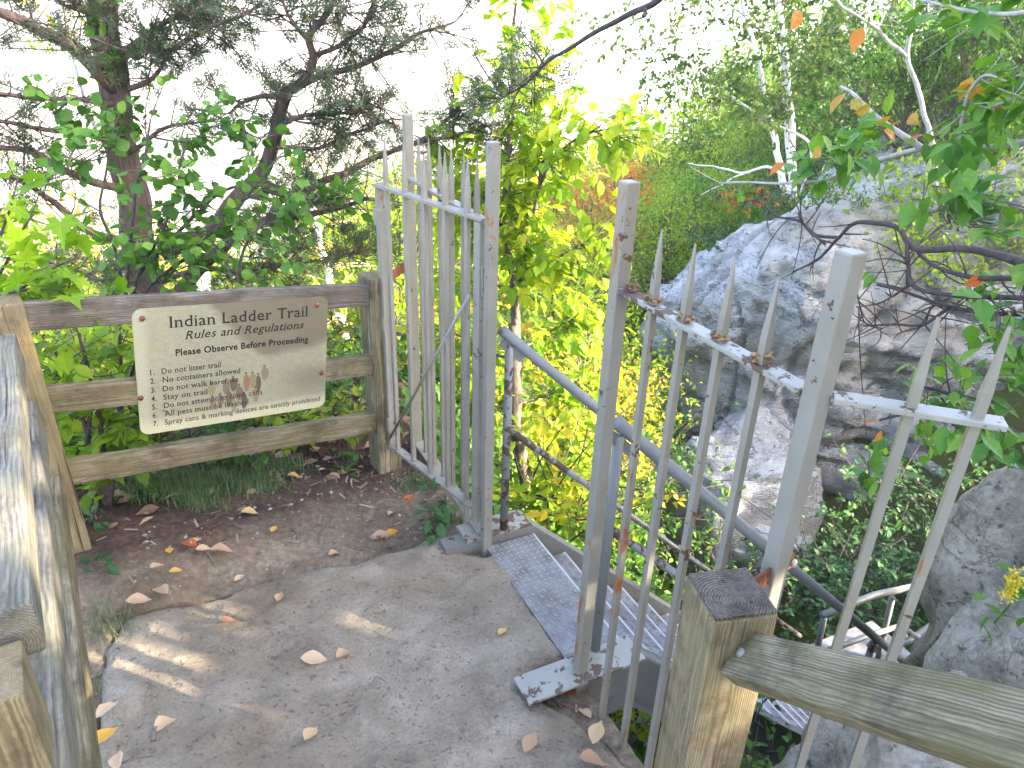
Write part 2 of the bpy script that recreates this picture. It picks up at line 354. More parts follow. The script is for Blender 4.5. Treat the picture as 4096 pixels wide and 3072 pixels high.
# ------------------------------------------------------------------ terrain
PB = np.array([-.088, 2.265, 0.0]); UU = np.array([.457, -.89, 0]); UU /= np.linalg.norm(UU); NN = np.array([-UU[1], UU[0], 0])   # gate line from its hinge post, and outward
KC = np.array([-1.50, 2.05]); FD = np.array([.8, .6]); FN = np.array([-.6, .8])                                                     # back fence corner, direction, outward
HP = np.array([(40, 6), (13, 8.3), (9, 8.9), (6, 9.5), (4.4, 10.1), (3.3, 11.0), (3.8, 12.6), (6.2, 16), (9, 22), (10, 32), (7, 50), (-3, 90), (-30, 170), (-90, 300)], float)
HT = np.array([3.0, 2.0, 1.3, .5, -.3, -.9, -1.2, -1.0, -1.5, -5, -12, -24, -50, -110], float)
HS = np.array([4, 4, 4, 4, 4, 3, 1.4, .9, .8, .7, .6, .5, .5], float)
def hill(x, y):
    best = np.full(x.shape, 1e9); sgn = np.ones(x.shape); top = np.zeros(x.shape); slp = np.ones(x.shape)
    for i in range(len(HP) - 1):
        a, b = HP[i], HP[i + 1]; e = b - a; L2 = e @ e
        t = np.clip(((x - a[0]) * e[0] + (y - a[1]) * e[1]) / L2, 0, 1)
        d = np.hypot(x - a[0] - t * e[0], y - a[1] - t * e[1]); m = d < best
        cr = e[0] * (y - a[1]) - e[1] * (x - a[0])
        best = np.where(m, d, best); sgn = np.where(m, np.where(cr < 0, 1, -1), sgn); top = np.where(m, HT[i] + t * (HT[i + 1] - HT[i]), top); slp = np.where(m, HS[i], slp)
    sd = best * sgn - .9 * (slp > 2.5)
    return np.where(sd > 0, top + .30 * np.minimum(sd, 30) - .2, top - .2 + slp * sd)
def ground(x, y):
    x = np.asarray(x, float); y = np.asarray(y, float)
    n = (x - PB[0]) * NN[0] + (y - PB[1]) * NN[1]; uu = (x - PB[0]) * UU[0] + (y - PB[1]) * UU[1]
    s = (x - KC[0]) * FD[0] + (y - KC[1]) * FD[1]; d1 = (x - KC[0]) * FN[0] + (y - KC[1]) * FN[1]
    zb = .10 - .09 * np.clip(s, -.3, 1.2)
    z = -.05 + (zb + .05) * sstep(-.62, -.05, d1 + .12 * vnoise(np.stack([x * 3, y * 3, 0 * x], -1), 5))
    z = z + .10 * sstep(0, 4, -y)
    q = np.maximum(d1 - .35, 0); dr1 = .12 * q + .45 * np.maximum(q - 1.2, 0)
    k = sstep(-1.5, -.2, uu + 1.2 * n); m = np.maximum(n - .02, 0) * (1 - sstep(1.35, 2.3, uu) * (1 - .0 * n))
    dr2 = (.15 + .25 * k) * sstep(0, .14, m) + (.55 + .5 * k) * np.minimum(m, 7) + .4 * np.maximum(m - 7, 0)
    dr = np.hypot(dr1, dr2); dr = 130 * (1 - np.exp(-dr / 130))
    z = z - dr
    h = hill(x, y); z = np.maximum(z, h)
    r = np.hypot(x, y)
    amp = .012 + .05 * sstep(2.5, 8, r) + .5 * sstep(15, 60, r) * (r < 900)
    fr = np.where(r < 12, 4.0, .25)
    z = z + amp * fbm(np.stack([x * fr, y * fr, 0 * x + 3], -1), 4, 21) + .006 * fbm(np.stack([x * 22, y * 22, 0 * x], -1), 3, 40) * (r < 6)
    return z
def gz(x, y): return float(ground(np.array([float(x)]), np.array([float(y)]))[0])
def warp(n, c):
    t = np.linspace(-1, 1, n); a = np.abs(t); return c + np.sign(t) * (2.2 * a + .035 * (np.exp(12.6 * np.maximum(a - .42, 0) ** 1.0 * 1.45) - 1))
N_ = 520
gx, gy = np.meshgrid(warp(N_, -.4), warp(N_, 1.9), indexing='ij')
gzv = ground(gx, gy)
# the slab is a separate ledge: keep the soil a little below it
SLAB_V = [(130, 1760), (200, 1500), (212, 1400), (250, 1325), (330, 1300), (405, 1284), (500, 1262), (572, 1238), (640, 1222), (705, 1210), (800, 1192), (880, 1166), (962, 1148), (985, 1172), (1040, 1186), (1080, 1182), (1226, 1404), (1165, 1440), (1175, 1495), (1262, 1540), (1330, 1590), (1385, 1665), (1420, 1790)]
SLAB = np.array([at_z(px, py, 0)[:2] for px, py in SLAB_V] + [(.75, .3), (.6, -1.2), (-.9, -1.2), (-1.1, .2)])
def poly_sd(P, x, y):
    best = np.full(x.shape, 1e9); ins = np.zeros(x.shape, bool)
    for i in range(len(P)):
        a, b = P[i], P[(i + 1) % len(P)]; e = b - a; t = np.clip(((x - a[0]) * e[0] + (y - a[1]) * e[1]) / (e @ e), 0, 1)
        best = np.minimum(best, np.hypot(x - a[0] - t * e[0], y - a[1] - t * e[1]))
        c = ((a[1] > y) != (b[1] > y)) & (x < (b[0] - a[0]) * (y - a[1]) / (b[1] - a[1] + 1e-12) + a[0]); ins ^= c
    return np.where(ins, best, -best)
sdS = poly_sd(SLAB, gx, gy)
gzv = np.where(sdS > .02, np.minimum(gzv, -.10), gzv)
i = np.arange(N_ - 1)[:, None] * N_ + np.arange(N_ - 1)
gm = np_mesh("ground", np.stack([gx, gy, gzv], -1).reshape(-1, 3), [np.stack([i, i + N_, i + N_ + 1, i + 1], -1).reshape(-1, 4)], True)
tag(link("ground", gm, ground_mat()), kind="structure")

# bedrock slab of the path
n1 = 330; sx, sy = np.meshgrid(np.linspace(-1.75, .95, n1), np.linspace(-1.2, 2.5, int(n1 * 1.35)), indexing='ij')
q3 = np.stack([sx, sy, 0 * sx], -1)
sd = poly_sd(SLAB, sx, sy) + .022 * fbm(q3 * 7, 4, 2)
big = fbm(q3 * 1.6, 3, 8); fine = fbm(q3 * 11, 4, 15)
led = np.floor((big * 1.1 + fine * .16) * 3.2) / 3.2
zs = .012 * big + .010 * led + .0045 * fine - .13 * (1 - sstep(-.035, .03, sd)) - .012 * (1 - sstep(0, .10, sd))
crk = np.abs(vnoise(q3 * np.array([2.2, 1.3, 1]) + 4.4, 31)); zs = zs - .012 * (1 - sstep(0, .035, crk)) * (vnoise(q3 * 1.2, 77) > .1)
nx, ny = sx.shape; keep = sd > -.05; i = np.arange(nx - 1)[:, None] * ny + np.arange(ny - 1)
kq = (keep[:-1, :-1] | keep[1:, :-1] | keep[1:, 1:] | keep[:-1, 1:])
F = np.stack([i, i + ny, i + ny + 1, i + 1], -1)[kq]
used, inv = np.unique(F.ravel(), return_inverse=True)
sm = np_mesh("stone_path", np.stack([sx, sy, zs], -1).reshape(-1, 3)[used], [inv.reshape(-1, 4)], True)
tag(link("stone_path", sm, R_SLAB), kind="structure")

# ------------------------------------------------------------------ cliff
def cliff():
    path = np.array([(26, 6.6), (17, 7.7), (13, 8.1), (10, 8.5), (7.6, 8.95), (5.8, 9.3), (4.5, 9.65), (3.4, 10.1), (2.9, 10.8), (2.95, 11.6), (3.8, 12.9), (5.2, 14.4), (7, 16.5)], float)
    topz = np.array([3.2, 2.6, 2.0, 1.45, .75, .2, -.3, -.75, -.95, -1.1, -1.2, -1.2, -1.2])
    t0 = np.concatenate([[0], np.cumsum(np.hypot(*np.diff(path, axis=0).T))]); L = t0[-1]
    nu, nv = 460, 230
    wgt = np.interp(np.linspace(0, 1, nu), [0, .2, 1], [0, .42, 1]); tt = wgt * L
    X = np.stack([np.interp(tt, t0, path[:, k]) for k in (0, 1)], 1)
    ker = np.hanning(31); ker /= ker.sum(); X = np.stack([np.convolve(np.pad(X[:, k], 15, mode='edge'), ker, 'valid') for k in (0, 1)], 1)
    tz = np.interp(tt, t0, topz); T = np.gradient(X, axis=0); T /= np.linalg.norm(T, axis=1)[:, None]; O = np.stack([-T[:, 1], T[:, 0]], 1) * 1.0   # outward = left of travel... checked below
    if O[nu // 3] @ np.array([0, -1]) < 0: O = -O
    v = np.linspace(0, 1, nv); s = -2.6 + v * 0
    # arc: first part of v runs back over the top, the rest down the face
    nose = np.exp(-((tt - np.interp(2.9, path[::-1, 0][3:], t0[::-1][3:])) / 2.8) ** 2)
    V = np.zeros((nu, nv, 3))
    for j, vj in enumerate(v):
        if vj < .22:
            k = 1 - vj / .22; off = -.55 - 3.2 * k; z = tz + .25 * k * 1.2
        else:
            k = (vj - .22) / .78; dz = 10.5 * k ** 1.15; z = tz - dz
            off = -.55 * np.exp(-dz / .5) + .0 + nose * (.55 * sstep(.2, 1.6, dz) - .75 * sstep(2.6, 4.4, dz)) - .03 * dz * (1 - nose)
            off = off - .25 * sstep(4.0, 6.0, dz)
        V[:, j, 0] = X[:, 0] + O[:, 0] * off; V[:, j, 1] = X[:, 1] + O[:, 1] * off; V[:, j, 2] = z
    q = V.copy(); dip = q[..., 2] + .22 * q[..., 0] - .10 * q[..., 1]
    strata = np.floor((dip * 3.1 + .5 * vnoise(q * .8, 4)))
    lay = vnoise(np.stack([strata * 3.3, 0 * strata, 0 * strata], -1), 12) * .13
    blk = np.floor(fbm(q * .55, 2, 6) * 4) / 4 * .30
    cr = np.abs(vnoise(q * np.array([1.1, 1.1, .35]), 18)); crack = -.16 * (1 - sstep(0, .05, cr))
    d = .28 * fbm(q * .7, 5, 30) + lay + blk + crack + .05 * fbm(q * 5, 4, 50)
    up = (V[..., 2] > (tz[:, None] - .35))
    d = np.where(up, d * .45, d)
    V[..., 0] += O[:, 0][:, None] * d; V[..., 1] += O[:, 1][:, None] * d; V[..., 2] += .30 * d * np.where(up, 1.2, .35)
    i = np.arange(nu - 1)[:, None] * nv + np.arange(nv - 1)
    F = np.stack([i, i + 1, i + nv + 1, i + nv], -1).reshape(-1, 4)
    me = np_mesh("cliff", V.reshape(-1, 3), [F], True)
    tag(link("cliff", me, R_CLIFF), kind="structure")
cliff()
def rock(name, c, r, seed, mat, label, sub=5, sq=.6, rot=0.0, cat="boulder", group=None, amp=.16):
    bm = bmesh.new(); bmesh.ops.create_icosphere(bm, subdivisions=sub, radius=1)
    P = np.array([v.co[:] for v in bm.verts]); bm.verts.index_update()
    F = np.array([[v.index for v in f.verts] for f in bm.faces]); bm.free()
    P = np.sign(P) * np.abs(P) ** sq; P /= np.maximum(np.linalg.norm(P, axis=1)[:, None] ** .35, .2)
    q = P + seed * 5.3; d = fbm(q * 1.1, 5, seed) * amp * 1.5 + np.floor(fbm(q * .9, 2, seed + 3) * 3) / 3 * amp + .03 * fbm(q * 7, 3, seed + 9)
    cr = np.abs(vnoise(q * np.array([1.3, 1.3, .6]), seed + 20)); d -= .10 * (1 - sstep(0, .06, cr))
    P = P * (1 + d[:, None]) * np.asarray(r); cs, sn = math.cos(rot), math.sin(rot)
    P = P @ np.array([[cs, sn, 0], [-sn, cs, 0], [0, 0, 1]])
    o = link(name, np_mesh(name, P, [F], True), mat); o.location = Vector(c); return tag(o, label, cat, group)
rock("boulder", sight(1575, 1090, 9.6), (1.15, 1.0, 1.35), 4, R_CLIFF, "pale limestone block below the overhanging cliff nose", sq=.5, rot=.4)
rock("boulder", sight(1650, 1175, 8.9), (.55, .5, .4), 14, R_CLIFF, "small flat limestone block lodged at the foot of the pale block", sq=.5, rot=.9)
rock("boulder", sight(2425, 1495, 2.75), (.50, .62, .98), 7, R_BOULD, "large grey lichened boulder with goldenrod beside the stairs", sub=6, sq=.72, rot=.5)
rock("boulder", sight(1915, 1770, 1.9), (.28, .26, .24), 9, R_BOULD, "grey rock under the foot of the near stair channel", sq=.7)
rock("boulder", sight(2110, 1730, 1.8), (.28, .30, .32), 12, R_BOULD, "grey rock seen beneath the sloping right hand wooden rail", sq=.7)

# ------------------------------------------------------------------ metal fence, gate
def gp(u_, z, n_=0.0): p = PB + UU * u_ + NN * n_; return np.array([p[0], p[1], z])
POST = .035
def hollow_post(u_, z0, z1, parent, mat=PAINT): return beam("post", gp(u_, z0), gp(u_, z1), POST, POST, mat, parent, up=NN, bev=.004)
def picket(pb, zt, z0, parent, axis, wd=.0155, mat=PAINT):
    ax = np.asarray(axis); nx = np.array([-ax[1], ax[0], 0]); h = wd / 2; zs_ = zt - .11
    lo = [pb + ax * a * h + nx * b * h for a, b in ((-1, -1), (1, -1), (1, 1), (-1, 1))]
    V = [(p[0], p[1], z0) for p in lo] + [(p[0], p[1], zs_) for p in lo]
    V += [tuple(np.array([pb[0], pb[1], zt]) + ax * a * .003) for a in (-1, 1)]
    F3 = np.array([(4, 8, 7), (5, 6, 9)]); F4 = np.array([(0, 1, 5, 4), (1, 2, 6, 5), (2, 3, 7, 6), (3, 0, 4, 7), (3, 2, 1, 0), (4, 5, 9, 8), (6, 7, 8, 9)])
    return link("picket", np_mesh("picket", np.array(V), [F4, F3]), mat, parent)
mf = empty("metal_fence", gp(-.74, 0), "white spiked metal fence panel standing behind the open gate leaf", "fence")
hollow_post(-.745, -.35, 1.455, mf); hollow_post(.02, -.25, 1.468, mf)
beam("rail", gp(-.727, 1.222), gp(0, 1.222), .034, .011, PAINT, mf, bev=.002)
beam("rail", gp(-.727, .03), gp(0, .03), .05, .012, PAINT, mf, bev=.002)
for k in range(6): picket(gp(-.63 + .107 * k, 0), 1.405, .037 if k else .037, mf, UU)
mr = empty("metal_fence", gp(.72, 0), "white spiked metal fence with rusty joints right of the gate opening", "fence")
hollow_post(.715, -.12, 1.487, mr, PAINT_RUST); hollow_post(1.307, -1.1, 1.496, mr)
beam("rail", gp(.735, 1.246), gp(1.287, 1.246), .036, .011, PAINT_WORN, mr, bev=.002)
for k, u_ in enumerate((.847, .955, 1.067, 1.177)): picket(gp(u_, 0), 1.413, -.05 - .12 * k, mr, UU, mat=PAINT_RUST)
E0, E1 = np.array([.545, 1.092]), np.array([.775, 1.02]); ed = (E1 - E0) / np.linalg.norm(E1 - E0); ed3 = np.array([ed[0], ed[1], 0])
beam("rail", (E0[0] - .012, E0[1] + .003, 1.25), (E1[0], E1[1], 1.25), .036, .011, PAINT_WORN, mr, bev=.002)
for p in ((.645, 1.06), (.737, 1.032)): picket(np.array([p[0], p[1], 0]), 1.41, -.5, mr, ed3, mat=PAINT_RUST)
# rust collars where pickets meet the rail: irregular flakes of rusted weld
for u_ in (.753, .847, .955, 1.067, 1.177):
    rb = Bag()
    for k in range(26):
        a = rng.uniform(0, 6.28); r_ = rng.uniform(.011, .024); p = gp(u_ + math.cos(a) * r_ * (1 if u_ > .76 else .5) + (.012 if u_ < .76 else 0), 1.2545 + rng.uniform(0, .016) * (.03 - r_) / .015, math.sin(a) * .012)
        s_ = rng.uniform(.003, .008); rb.add(p + np.array([(-s_, -s_, 0), (s_, -s_ * .6, .001), (s_ * .7, s_, .002), (-s_ * .8, s_ * .8, 0), (0, 0, .004)]), [np.array([(0, 1, 4), (1, 2, 4), (2, 3, 4), (3, 0, 4)])])
    rb.build("weld", WELD, mr, False)
# gate leaf, swung open outward
H0, H1 = np.array([-.103, 2.272]), np.array([-.523, 2.738]); gd = (H1 - H0) / np.linalg.norm(H1 - H0); gd3 = np.array([gd[0], gd[1], 0]); GL = np.linalg.norm(H1 - H0); gnx = np.array([gd[1], -gd[0], 0]) * -1
def gg(t, z, o=0.0): p = H0 + gd * t; return np.array([p[0], p[1], z]) + gnx * o
gt = empty("gate", (H0[0], H0[1], 0), "open white spiked metal gate leaf swung back toward the wooden fence", "gate")
beam("hinge_stile", gg(.018, .075), gg(.018, 1.222), .032, .032, PAINT, gt, up=gnx, bev=.003)
beam("latch_stile", gg(GL - .018, .13), gg(GL - .018, 1.222), .026, .026, PAINT, gt, up=gnx, bev=.003)
beam("rail", gg(-.004, 1.230), gg(GL + .002, 1.230), .036, .011, PAINT, gt, bev=.002)
beam("rail", gg(.040, .125), gg(GL - .0, .125), .036, .011, PAINT, gt, bev=.002)
for k in range(5):
    t = .085 + .118 * k; picket(gg(t, 0), 1.405, .132 if k else .0, gt, gd3)
bb = Bag(); bb.tube([gg(.04, .98, .024), gg(GL - .04, .17, .024)], .006, 6); bb.build("brace_rod", PAINT, gt)
for z in (1.115, .69, .235): beam("latch_plate", gg(GL - .014, z - .032, .0), gg(GL - .014, z + .032, 0), .036, .036, PAINT, gt, up=gnx, bev=.005)
for z in (1.03, .155):
    hp = beam("hinge", gg(.012, z - .05, -.012), gg(.012, z + .05, -.008), .038, .038, PAINT, gt, up=gnx, bev=.003)
# ------------------------------------------------------------------ staircase
st = empty("metal_staircase", gp(.33, -.02), "steep grey metal staircase with diamond plate treads going down from the gate", "staircase")
SL = -.94
US, UN = 0.015, .665
def tread(n0, n1_, z, nm="tread"):
    b = Bag(); L = UN - US - .02; cu = (US + UN) / 2
    def q(a, c, zz): p = gp(cu + a, z + zz, c); return p
    V = [q(a, c, zz) for zz in (-.030, 0) for a, c in ((-L / 2, n0), (L / 2, n0), (L / 2, n1_), (-L / 2, n1_))]
    b.add(np.array(V), [np.array([(4, 5, 6, 7), (0, 3, 2, 1), (0, 1, 5, 4), (1, 2, 6, 5), (2, 3, 7, 6), (3, 0, 4, 7)])], 0.0)
    pit = .024; na = int(L / pit); nc = max(2, int((n1_ - n0 - .01) / pit))
    for ia in range(na):
        for ic in range(nc):
            a = -L / 2 + (ia + .5) * L / na; c = n0 + .005 + (ic + .5) * (n1_ - n0 - .01) / nc
            d = (1, .35) if (ia + ic) % 2 else (.35, -1); d = np.array(d) / np.hypot(*d); e = np.array([-d[1], d[0]]); l_, w_ = .0105, .0026
            pts = [(a - d[0] * l_, c - d[1] * l_, .0004), (a + e[0] * w_, c + e[1] * w_, .0004), (a + d[0] * l_, c + d[1] * l_, .0004), (a - e[0] * w_, c - e[1] * w_, .0004), (a - d[0] * l_ * .5, c - d[1] * l_ * .5, .0034), (a + d[0] * l_ * .5, c + d[1] * l_ * .5, .0034)]
            b.add(np.array([q(*p) for p in pts]), [np.array([(0, 4, 1), (0, 3, 4), (2, 1, 5), (2, 5, 3)]), np.array([(1, 4, 5, 3)])], 1.0)
    L2 = L / 2; b.add(np.array([q(-L2, n1_ - .007, .0005), q(L2, n1_ - .007, .0005), q(L2, n1_ + .0005, .0005), q(-L2, n1_ + .0005, .0005), q(-L2, n1_ + .0005, -.012), q(L2, n1_ + .0005, -.012)]), [np.array([(0, 1, 2, 3), (3, 2, 5, 4)])], 1.0)
    return b.build(nm, PLATE, st, False)
m, nt, b_ = new_mat("diamond plate"); g = G(nt); p_ = g.n("NewGeometry").outputs["Position"]
pl_ = g.mix(g.ramp(g.noise(p_, 12, 6, .65), [(.42, 0.0), (.66, 1.0)]), (.21, .205, .205), (.12, .10, .082)); g.set(b_.inputs["Base Color"], g.mix(g.n("Attribute", attribute_name="tint").outputs["Fac"], pl_, (.40, .40, .40)))
b_.inputs["Roughness"].default_value = .42; b_.inputs["Metallic"].default_value = .25; PLATE = m
tread(.0, .205, -.018)
run, rise = .152, .1435
for k in range(13): tread(.205 + run * k - .035, .205 + run * (k + 1), -.018 - rise * (k + 1))
def channel(u_, name, side):
    b = Bag(); dz = -.24
    prof = [(-.16, .012), (.205, .012), (2.30, .012 + (2.095) * SL)]
    for thick, o0, o1, h0, h1 in ((0, 0, .012, dz, 0), (1, 0, .058 * side, -.012, .0), (2, 0, .058 * side, dz, dz + .012)):
        V = []
        for n_, z in prof:
            for oo in (o0, o1):
                for hh in (h0, h1): V.append(gp(u_ + oo, z + hh, n_))
        F = []
        for k in range(2):
            a, c = k * 4, k * 4 + 4
            F += [(a, a + 1, c + 1, c), (a + 1, a + 3, c + 3, c + 1), (a + 3, a + 2, c + 2, c + 3), (a + 2, a, c, c + 2)]
        F += [(0, 2, 3, 1), (8, 9, 11, 10)]
        b.add(np.array(V), [np.array(F)])
    return b.build(name, STEEL, st, False)
channel(US - .012, "stringer", -1); channel(UN, "stringer", 1)
beam("anchor_plate", gp(-.04, .017, -.075), gp(-.04, .017, .20), .11, .010, PAINT_WORN, st, bev=.002)
beam("anchor_plate", gp(UN + .045, .018, -.20), gp(UN + .045, .018, .21), .105, .010, PAINT_WORN, st, bev=.002)
def pipe(name, pts, r, mat, par=st, sides=16):
    b = Bag(); b.tube(np.array(pts), r, sides); o = b.build(name, mat, par); return o
uf, un = -.0, UN + .0
# ends of the flight at n = 2.25
pipe("handrail", [gp(uf, .855, .055), gp(uf, .855 + SL * 2.0, 2.055)], .0185, PIPE)
pipe("handrail", [gp(un, .845, .075), gp(un, .845 + SL * 1.95, 2.025)], .0185, PIPE)
pipe("mid_rail", [gp(uf, .462, .095), gp(uf, .462 + SL * 1.93, 2.025)], .0125, PIPE_FLAKED)
pipe("mid_rail", [gp(un, .478, .10), gp(un, .478 + SL * 1.9, 2.0)], .0125, PIPE_FLAKED)
for u_ in (uf, un):
    for n_ in (.085, .82, 1.56):
        pipe("handrail_post", [gp(u_, max(-.02, -.02) + (n_ > .2) * (SL * (n_ - .2)) - .02, n_), gp(u_, .845 + SL * (n_ - .055) - .014, n_)], .0155, PIPE_FLAKED if (n_ < .2) == (u_ == uf) or n_ > .8 else PIPE, sides=12)
        beam("gusset", gp(u_, .812 + SL * (n_ - .055 - .03), n_ - .03), gp(u_, .812 + SL * (n_ - .055 + .05), n_ + .05), .012, .03, PIPE, st, bev=.002)
# lower landing with its guard rails, turning away from the foot of the flight
ld = empty("stair_landing", sight(1930, 1450, 3.6), "lower stair landing with grey pipe guard rails seen past the boulder", "landing")
def lp(x, y, d): return sight(x, y, d)
pipe("guard_rail", [lp(1775, 1330, 3.3), lp(1890, 1285, 3.7), lp(1975, 1267, 4.0)], .019, PIPE, ld)
pipe("guard_rail", [lp(1975, 1267, 4.0), lp(2030, 1318, 3.7), lp(2080, 1362, 3.5)], .019, PIPE, ld)
pipe("guard_rail", [lp(1790, 1405, 3.3), lp(1880, 1372, 3.7), lp(1945, 1352, 3.95)], .016, PIPE, ld)
pipe("guard_rail", [lp(1945, 1352, 3.95), lp(2015, 1400, 3.7)], .016, PIPE_FLAKED, ld)
for (x0, y0, x1, y1, d) in ((1928, 1290, 1885, 1430, 3.85), (1973, 1275, 1925, 1430, 4.0), (1780, 1335, 1757, 1400, 3.3)): pipe("guard_post", [lp(x0, y0, d), lp(x1, y1 + 40, d)], .016, PIPE, ld, 12)
for (a, c) in (((1855, 1420, 4.6), (1960, 1372, 4.8)), ((1900, 1430, 4.8), (2010, 1352, 5.2)), ((2010, 1352, 5.2), (2060, 1335, 5.6))): pipe("lower_handrail", [lp(*a), lp(*c)], .023, PIPE, ld)
for (x0, y0, x1, y1, d) in ((2003, 1360, 1980, 1440, 5.2), (2025, 1350, 2003, 1440, 5.4), (1985, 1372, 1962, 1450, 5.0)): pipe("guard_post", [lp(x0, y0, d), lp(x1, y1, d)], .018, PIPE, ld, 12)
pa, pb2 = lp(1800, 1500, 3.4), lp(1960, 1500, 4.0)
beam("landing_plate", (pa[0], pa[1], pa[2] - .05), (pb2[0], pb2[1], pa[2] - .05), .7, .03, PLATE, ld, bev=.003)

# ------------------------------------------------------------------ wooden fences
FN3 = np.array([FN[0], FN[1], 0]); FD3 = np.array([FD[0], FD[1], 0])
def fp(px, py, o=0.0): return on_plane(px, py, (KC[0], KC[1], 0), FN3) + FN3 * o
wf = empty("wooden_fence", (KC[0], KC[1], 0), "weathered three rail wooden fence behind the dirt bank carrying the rules sign", "fence")
def wpost(px, py, zt, zb, par, mat, size=.105, lean=0.0):
    p = fp(px, py); return beam("post", (p[0], p[1], zb), (p[0] + lean, p[1], zt), size, size, mat, par, up=FN3, bev=.006, wob=.002, seg=8)
pR = fp(822, 800); beam("post", (pR[0], pR[1], -.2), (pR[0], pR[1], .878), .105, .105, W_GREEN, wf, up=FN3, bev=.006, wob=.002, seg=8, seed=2)
pL = fp(75, 900); beam("post", (pL[0] + .0, pL[1], -.1), (pL[0] - .0, pL[1], 1.0), .105, .105, W_TAN, wf, up=FN3, bev=.006, wob=.002, seg=8, seed=3)
def brail(l, r, hgt, mat, seed, th=.042):
    a, c = fp(*l, -.02), fp(*r, -.02); beam("rail", a, c, th, hgt, mat, wf, bev=.006, wob=.004, seg=24, seed=seed)
brail((30, 678), (796, 632), .088, W_GREY, 5); brail((90, 858), (800, 784), .086, W_GREEN, 6); brail((135, 1016), (806, 906), .088, W_GREEN, 7)
bo = Bag()
def stud(p, nrm, r, bag, h=.006):
    R = frame(nrm); n = 10; a = np.arange(n) * 2 * np.pi / n; ring = lambda rr, hh: np.stack([0 * a + hh, np.cos(a) * rr, np.sin(a) * rr], 1) @ R.T + p
    V = np.concatenate([ring(r, 0), ring(r * .9, h * .7), ring(r * .5, h)]); i = np.arange(n); k = (i + 1) % n
    bag.add(V, [np.concatenate([np.stack([i, k, n + k, n + i], 1), np.stack([n + i, n + k, 2 * n + k, 2 * n + i], 1)]), np.arange(2 * n, 3 * n)[None]])
for px, py in ((104, 872), (792, 648), (790, 800), (795, 905)): bo = Bag(); stud(fp(px, py, -.043), -FN3, .008, bo); bo.build("bolt", RUST, wf)
beam("strap", np.array([pR[0] + .02, pR[1] + .01, .842]), gp(-.745, .862, -.035), .006, .04, RUST, wf, bev=.001)
# side fence along the left edge of the path
F0, F1 = np.array([-1.433, 1.95, 0]), np.array([-.675, .762, 0]); SD = (F1 - F0) / np.linalg.norm(F1 - F0); SN = np.array([SD[1], -SD[0], 0]); SN = SN if SN[0] < 0 else -SN
S0 = F0
sf = empty("wooden_fence", S0 + SD * 1.2, "sun flecked pale wooden fence along the left edge of the stone path", "fence")
def sp(px, py, o=0.0): return on_plane(px, py, S0, SN) + SN * o
npst = at_z(53, 1378, .9); npc = npst + SN * .062 + SD * .06
beam("post", (npc[0], npc[1], -.1), (npc[0], npc[1], .9), .12, .12, W_TAN, sf, up=SN, bev=.006, wob=.002, seg=8, seed=11)
def srail(zt_, L0, L1, wd, hgt, mat, seed):
    a = S0 + SD * L0 + SN * wd / 2; c = S0 + SD * L1 + SN * wd / 2; a[2] = c[2] = zt_ - hgt / 2
    beam("rail", a, c, wd, hgt, mat, sf, bev=.009, wob=.004, seg=26, seed=seed)
srail(.94, .0, 1.27, .10, .10, W_PALE, 21); srail(.72, .0, 2.0, .068, .12, W_PALE, 22); srail(.455, .0, 2.0, .055, .14, W_GREEN, 23)
# near right fence
wr = empty("wooden_fence", (.41, 1.02, 0), "tan wooden post and mossy rail rising at the near right corner", "fence")
W_END = wood_mat("weathered end grain", (.022, .018, .016), (.20, .165, .125), (.06, .05, .045), .45, ring=60, seed=9.0)
zt = .90; q = [at_z(x * 2212 / 4096, y * 2212 / 4096, zt)[:2] for x, y in ((2743, 2302), (2982, 2275), (3120, 2460), (2864, 2497))]
pc = np.mean(q, 0); px_ = np.array([q[1][0] - q[0][0], q[1][1] - q[0][1], 0]); px_ /= np.linalg.norm(px_); py_ = np.array([-px_[1], px_[0], 0])
beam("post", (pc[0], pc[1], -.25), (pc[0], pc[1], zt), .118, .118, W_TAN, wr, up=py_, bev=.005, wob=.0015, seg=8, seed=31)
beam("end_grain", (pc[0], pc[1], zt + .0015), (pc[0], pc[1], zt + .0075), .114, .114, W_END, wr, up=py_, bev=.002)
a0 = at_z(1612, 1362, .85); rd = np.array([.187, -.754, .629]); rd /= np.linalg.norm(rd)
wv_ = np.array([-.588, -.599, -.543]); rn = np.cross(rd, wv_); rn /= np.linalg.norm(rn)
if rn @ (EYE - a0) < 0: rn = -rn
rc = a0 + wv_ * .043 - rn * .02
beam("rail", rc - rd * .006, rc + rd * .66, .04, .086, W_GREEN, wr, up=-wv_, bev=.005, wob=.002, seg=16, seed=33)
bo = Bag(); stud(rc + rd * .03 + rn * .021, rn, .009, bo); bo.build("bolt", PAINT, wr)
s0 = np.array([pc[0] + .045, pc[1] + .055, .86]); s1 = gp(1.307, .885, .04)
beam("strap", s0, s1 + (s1 - s0) * .04, .006, .036, RUST, wr, bev=.001)
bo = Bag(); stud(s1 - np.array([0, .004, 0]) + np.cross((s1 - s0) / np.linalg.norm(s1 - s0), (0, 0, 1)) * .004, np.cross((s1 - s0) / np.linalg.norm(s1 - s0), (0, 0, 1)), .009, bo); bo.build("bolt", PAINT, wr)

